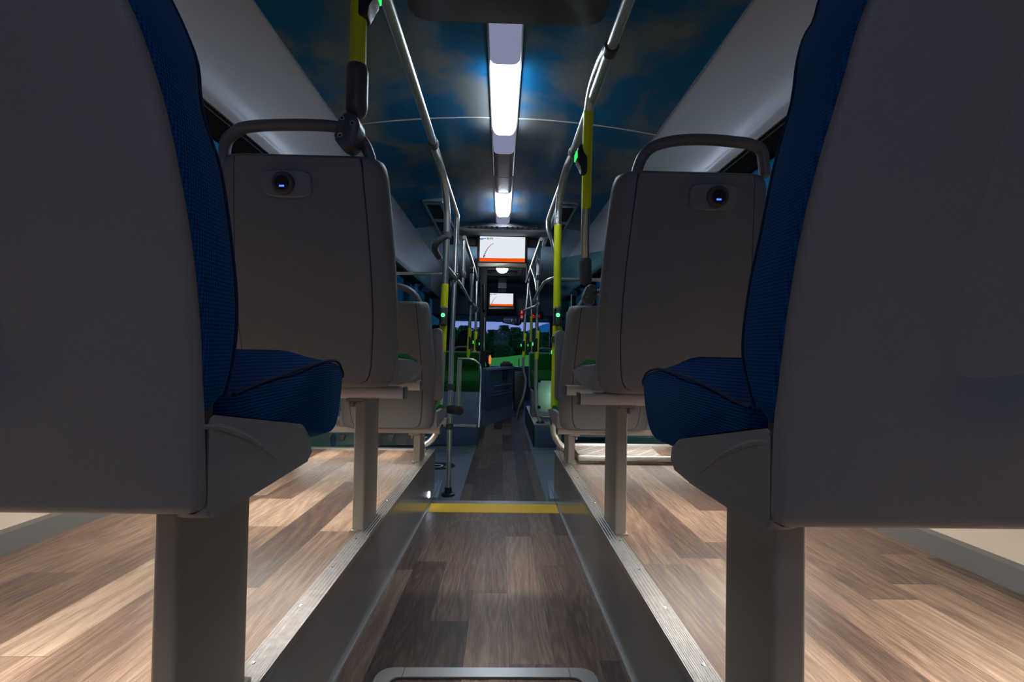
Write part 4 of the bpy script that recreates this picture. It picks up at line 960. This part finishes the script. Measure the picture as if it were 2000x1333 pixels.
# ------------------------------------------------------------------ driver cab
dcab = thing('driver_cab', 'dark blue driver cab partition with moulded door and plinth', 'driver cab', (0, 7.0, 0))
A0, A1 = V((-.215, 6.50, 0)), V((.205, 7.5, 0)); dv = (A1-A0).normalized(); nv = V((dv.y, -dv.x, 0))
def slabwall(bm, p, q, z0, z1, off, th, bev=.006):
    p = V(p)+nv*off; q = V(q)+nv*off; b = nv*-th
    vs = [p, q, q+b, p+b]; rr_ = [[V((v.x, v.y, z)) for v in vs] for z in (z0, z1)]; loft(bm, rr_)
obj('plinth', (lambda bm: (slabwall(bm, A0, A1, 0, .235, .0, .06), bm)[1])(B()), 'navylight', dcab, 'lighter blue-grey plinth')
obj('door', (lambda bm: (slabwall(bm, A0+dv*.10, A1, .22, .76, .012, .06), bm)[1])(B()), 'navy', dcab)
obj('side_post', (lambda bm: (slabwall(bm, A0, A0+dv*.10, .23, .78, .0, .08), bm)[1])(B()), 'navy', dcab)
bm = B(); slabwall(bm, A0+dv*.2, A1-dv*.02, .755, .785, .035, .12); obj('sill', bm, 'navylight', dcab)
bm = B(); slabwall(bm, A0+dv*.35, A0+dv*.60, .52, .535, .02, .02); slabwall(bm, A0+dv*.6, A1-dv*.06, .52, .535, .02, .02); slabwall(bm, A0+dv*.3, A1-dv*.05, .40, .408, .02, .02); slabwall(bm, A0+dv*.3, A1-dv*.05, .44, .448, .02, .02); obj('moulding', bm, 'navylight', dcab)
bm = B(); slabwall(bm, A0+dv*.66, A0+dv*.84, .60, .745, .022, .02); obj('slot', bm, 'black', dcab)
bm = B(); slabwall(bm, A0+dv*.72, A0+dv*.92, .455, .49, .02, .02); obj('latch', bm, 'dark', dcab)
bm = B(); box(bm, .16, .21, 7.5, 9.3, 0, .76); obj('side_wall', bm, 'navy', dcab)
bm = B(); box(bm, -1.2, .16, 9.35, 9.75, .0, .72, .03); obj('dashboard', bm, 'black', dcab)
pt = thing('partition_post', 'thick dark post of the driver partition left of the windscreen view', 'post', (-.3, 6.9, 0))
p = at(935, 700, 6.95); q = at(948, 700, 6.95); bm = B(); box(bm, p.x, q.x, 6.95, 7.03, 0, 2.24, .01); obj('post', bm, 'rubber', pt)
p = at(946.5, 620, 6.93); q = at(945.5, 686, 6.93); obj('grip', tube(B(), [p, q], .010, 10), 'chrome', pt)
p = at(946, 570, 6.9); bm = B(); tube(bm, [at(946, 555, 6.93), at(946, 606, 6.93)], .022, 12); obj('upper_pole', bm, 'black', pt)
bm = B(); box(bm, at(870, 700, 7.02).x, at(936, 700, 7.02).x, 7.02, 7.05, .2, at(880, 692, 7.02).z-.03, .01); obj('rear_screen', bm, 'black', pt)
tm = thing('ticket_machine', 'black ticket machine standing on the driver cab door sill', 'ticket machine', at(988, 717, 7.45))
p = at(977, 716, 7.45); q = at(1001, 716, 7.45); bm = B(); box(bm, p.x, q.x, 7.42, 7.68, p.z, p.z+.045, .006); obj('body', bm, 'black', tm)
bm = B(); prism(bm, rpoly([(p.x+.02, p.z+.044), (q.x-.02, p.z+.044), (q.x-.05, p.z+.075), (p.x+.045, p.z+.075)], .008), 'y', 7.46, 7.64, .003); obj('display', bm, 'darkpl', tm)
bm = B(); box(bm, p.x, q.x, 7.43, 7.66, .786, p.z+.001, .002); obj('stand', bm, 'black', tm)
lp = thing('amber_shape', 'small rounded glowing amber shape above the driver cab door', 'light', at(955, 716, 7.3))  # amber shape of unknown kind, built as an emissive rounded body
bm = B(); c = at(953, 704, 7.3); ball(bm, c, .05, (.75, .8, 1.75)); obj('housing', bm, 'black', lp)
bm = B(); ball(bm, at(957, 703, 7.27), .034, (.62, .8, 2.1)); obj('lens', bm, 'amber', lp, 'glowing amber shape'); bm = B(); ball(bm, at(955, 709, 7.235), .012); obj('indicator_light', bm, 'amberred', lp)
bm = B(); tube(bm, [c-V((0, 0, .07)), V((c.x, 7.3, .78))], .025, 10); obj('stalk', bm, 'black', lp)
ds = thing('high_back_chair', 'tall black driver seat silhouetted against the windscreen on the left', 'seat', (-.62, 8.1, 0))
L_ = at(884, 690, 8.1); R__ = at(932, 690, 8.1); tpz = at(905, 660, 8.1).z
bm = B(); prism(bm, rpoly([(L_.x, .75), (R__.x, .75), (R__.x-.02, tpz-.05), (R__.x-.1, tpz+.02), (L_.x+.1, tpz+.02), (L_.x+.01, tpz-.1)], .05), 'y', 8.05, 8.17, .03); obj('backrest', bm, 'rubber', ds)
bm = B(); a = at(893, 660, 8.1); b = at(921, 646, 8.1); prism(bm, rpoly([(a.x, tpz), (b.x, tpz), (b.x-.01, b.z), (a.x+.06, b.z)], .05), 'y', 8.06, 8.16, .03); obj('headrest', bm, 'rubber', ds)
bm = B(); box(bm, L_.x, R__.x, 8.12, 8.6, .62, .77, .04); obj('seat_cushion', bm, 'rubber', ds); bm = B(); box(bm, L_.x+.12, R__.x-.12, 8.2, 8.5, 0, .63, .02); obj('pedestal', bm, 'rubber', ds)
# mirror, signs
mr = thing('interior_mirror', 'dark interior mirror hanging at the top of the windscreen', 'mirror', at(1000, 636, 8.7))
a = at(981, 620, 8.7); b = at(1019, 637, 8.7); bm = B(); prism(bm, rpoly([(a.x, b.z+.05), (b.x-.05, b.z), (b.x, b.z+.05), (b.x-.01, a.z-.02), (a.x+.2, a.z+.02), (a.x, a.z)], .03), 'y', 8.7, 8.73, .006); obj('housing', bm, 'black', mr)
bm = B(); prism(bm, rpoly([(a.x+.02, b.z+.06), (b.x-.06, b.z+.02), (b.x-.03, a.z-.03), (a.x+.02, a.z-.02)], .02), 'y', 8.693, 8.701); obj('mirror_glass', bm, 'mirror', mr)
bm = B(); tube(bm, [(.18, 8.72, a.z-.01), (.18, 8.95, a.z+.06)], .012, 10); obj('arm', bm, 'black', mr)
sg = thing('stop_sign', 'two small red lit squares with pale symbols above the windscreen', 'sign', at(1019, 622, 8.88))
for i, py in enumerate((610, 619)):
    p = at(1019, py, 8.88); bm = B(); box(bm, p.x-.028, p.x+.028, 8.88, 8.91, p.z-.038, p.z+.038, .004); t_ = obj('tile', bm, 'red', sg, 'red lit tile')
    if i == 0:
        bm = B(); disc(bm, (p.x, 8.8785, p.z-.012), (0, 1, 0), .012, .001, 14); box(bm, p.x-.006, p.x+.006, 8.8785, 8.8795, p.z-.01, p.z+.026); 
    else:
        bm = B(); box(bm, p.x-.004, p.x+.004, 8.8785, 8.8795, p.z-.02, p.z+.028); prism(bm, [(p.x-.02, p.z-.005), (p.x, p.z-.026), (p.x+.02, p.z-.005), (p.x+.012, p.z-.004), (p.x, p.z-.016), (p.x-.012, p.z-.004)], 'y', 8.8785, 8.8795)
    obj('symbol', bm, 'sym', t_)
ck = thing('clock_display', 'black clock display with red digits above the windscreen', 'clock', at(1044, 624, 8.86))
p = at(1038, 622, 8.86); q = at(1056, 612, 8.86); bm = B(); box(bm, p.x-.02, q.x+.05, 8.86, 8.93, p.z-.02, q.z+.02, .004); ch = obj('housing', bm, 'black', ck)
text('digits', '2:44', .085, (p.x+.002, 8.857, p.z+.012), (1, 0, 0), (0, 0, 1), 'redbright', ck)
# entrance side at front right
fd = obj('low_partition', box(B(), .26, .44, 8.46, 8.54, 0, .66, .01), 'darkpl'); tag(fd, 'dark low panel beside the front entrance right of the driver cab', 'panel')
eb = thing('entrance_bar', 'short steel guard bar with upright beside the front entrance', 'bar', at(1013, 720, 8.5))
obj('bar', tube(B(), crv([at(1005, 717, 8.5), at(1016, 717.5, 8.5), at(1021, 720, 8.5), at(1022, 728, 8.5)], 5), .013, 8), 'chrome', eb)
obj('upright', tube(B(), [at(1013.5, 701, 8.5), at(1013.5, 717, 8.5)], .013, 8), 'chrome', eb)
sb = obj('roof_speaker', (lambda bm: (ball(bm, at(880, 562, 5.2), .085, (.5, .6, 1.3)), bm)[1])(B()), 'black'); tag(sb, 'black rounded roof box hanging behind the left front poles', 'box')

# ------------------------------------------------------------------ outside
def field_z(x, y):
    t = min(1, max(0, (y-12)/190)); return -.62-.9*t*t+.15*(x-3)*t*t
bm = B(); NX, NY = 40, 30; g = []
for j in range(NY+1):
    y = 42+320*(j/NY)**1.6; g.append([bm.verts.new((x, y, field_z(x, y))) for x in [(-150+300*i/NX) for i in range(NX+1)]])
for j in range(NY):
    for i in range(NX): bm.faces.new((g[j][i], g[j][i+1], g[j+1][i+1], g[j+1][i]))
o = obj('meadow', bm, 'grass', loc=(0, 0, 0)); o['kind'] = 'structure'; tag(o, 'bright green meadow rising to the trees beyond the windscreen', 'meadow')
o = obj('ground', box(B(), -400, 400, -60, 43, -1.0, -.62), 'asphalt', loc=(0, 0, 0)); o['kind'] = 'structure'; tag(o, 'dark ground under the bus', 'ground')
bm = B(); g = []
for i in range(31):
    x = -260+900*i/30; h = 4+50*math.exp(-((x-125)/110)**2)+1.5*math.sin(i*1.3); g.append((x, h))
prism(bm, g+[(640, -20), (-260, -20)], 'y', 800, 860); o = obj('hill', bm, 'hill', loc=(0, 830, -20)); o['kind'] = 'structure'; tag(o, 'distant blue hill beyond the trees', 'hill')
def tree(px, top, d, wpx, mat, label, seed, conifer=False):
    rnd = random.Random(seed); b = at(px, 690, d); zt_ = at(px, top, d).z; zb_ = field_z(b.x, d)-.5; h = zt_-zb_; r = wpx*d/F/2
    root = thing('tree', label, 'tree', (b.x, d, zb_), 'trees beyond the meadow')
    obj('trunk', tube(B(), [(b.x, d, zb_), (b.x+.1, d, zb_+h*.5), (b.x, d, zb_+h*.85)], [.35, .25, .08], 7), 'bark', root)
    bm = B(); cl = []
    for k in range(80):
        t = rnd.random()**.8; rr_ = r*(.95*math.sqrt(max(.03, 1-(t*1.0)**2)) if not conifer else .9*(1.05-t)); a = rnd.uniform(0, math.tau); q = math.sqrt(rnd.random())
        cl.append(V((b.x+rr_*q*math.cos(a), d+rr_*q*math.sin(a)*.6, zb_+h*(.03+.93*t))))
    for c in cl:
        cr = r*rnd.uniform(.20, .36)
        for k in range(76):
            v = V((rnd.gauss(0, 1), rnd.gauss(0, 1), rnd.gauss(0, .8))).normalized()*cr*rnd.uniform(.55, 1.05); p = c+v
            if p.z > zt_: p.z = zt_-rnd.random()*.4
            n = V((rnd.gauss(0, 1), rnd.gauss(0, 1), rnd.gauss(0, 1))).normalized(); t1 = n.orthogonal().normalized(); t2 = n.cross(t1); s_ = r*rnd.uniform(.032, .078)
            bm.faces.new([bm.verts.new(p+t1*s_), bm.verts.new(p+t2*s_), bm.verts.new(p-t1*s_), bm.verts.new(p-t2*s_*.6)])
    obj('crown', bm, mat, root)
spec = [(852, 636, 170, 46, 'leaf', 'broad leafy tree at the far left edge of the windscreen'), (880, 640, 160, 44, 'leaf', 'broad leafy tree behind the driver seat headrest'),
        (908, 637, 180, 46, 'leaf2', 'dark tree between the two left front poles'), (935, 640, 175, 40, 'leaf', 'tree hidden mostly by the dark partition post'),
        (962, 645, 165, 36, 'leaf2', 'leafy tree just right of the dark partition post'), (984, 636, 190, 34, 'leaf2', 'tallest dark tree below the interior mirror'),
        (1004, 640, 185, 34, 'leaf', 'dense tree below the right end of the mirror'), (1022, 648, 170, 34, 'leaf2', 'lower tree left of the right slim pole'),
        (1044, 642, 160, 32, 'leaf', 'pointed tree between the right front poles'), (1068, 650, 165, 34, 'leaf2', 'low tree at the right edge of the windscreen'),
        (1092, 640, 160, 44, 'leaf', 'tree behind the right windscreen pillar')]
for i, sp_ in enumerate(spec): tree(sp_[0], sp_[1], (235, 262, 289, 316, 247, 274, 301, 328, 241, 268, 295)[i], sp_[3]*1.3, sp_[4], sp_[5], seed=i+3)
for i, px in enumerate((948, 972, 996, 1014, 1034, 1056, 895, 866)):
    tree(px, 660+(i*7) % 9, (158, 172, 186, 200, 214, 165, 193, 179)[i], 56, 'leaf' if i % 2 else 'leaf2', ['low shrub at the meadow edge beside the dark post', 'rounded shrub at the meadow edge under the leafy tree', 'wide shrub at the meadow edge below the tallest tree', 'shrub at the meadow edge by the right slim pole', 'shrub at the meadow edge behind the right yellow sleeve', 'shrub at the meadow edge by the right pillar', 'shrub behind the left front yellow sleeve', 'shrub behind the left tall straight pole'][i], seed=50+i)

# dark hedges added on both sides to block sky light at the windows
for s, nm in ((-1, 'left'), (1, 'right')):
    rnd = random.Random(20+s); bm = B(); NX, NZ = 120, 14
    g = []
    for i in range(NX+1):
        y = -14+52*i/NX; row = []; ht = 5.3+.5*math.sin(i*.5)+.35*math.sin(i*1.7+1)
        for k in range(NZ+1):
            t = k/NZ; a = math.pi*t; row.append(bm.verts.new((s*(13.5-1.4*math.cos(a)*1.0+rnd.uniform(-.22, .22)), y+rnd.uniform(-.15, .15), -.7+(ht+.7)*math.sin(a)**.5+rnd.uniform(-.15, .15))))
        g.append(row)
    for i in range(NX):
        for k in range(NZ): bm.faces.new((g[i][k], g[i][k+1], g[i+1][k+1], g[i+1][k]))
    o = obj('sky_block_hedge', bm, 'leaf2'); tag(o, f'tall dark greenery added to block sky light outside the {nm} windows', 'sky_block_hedge')
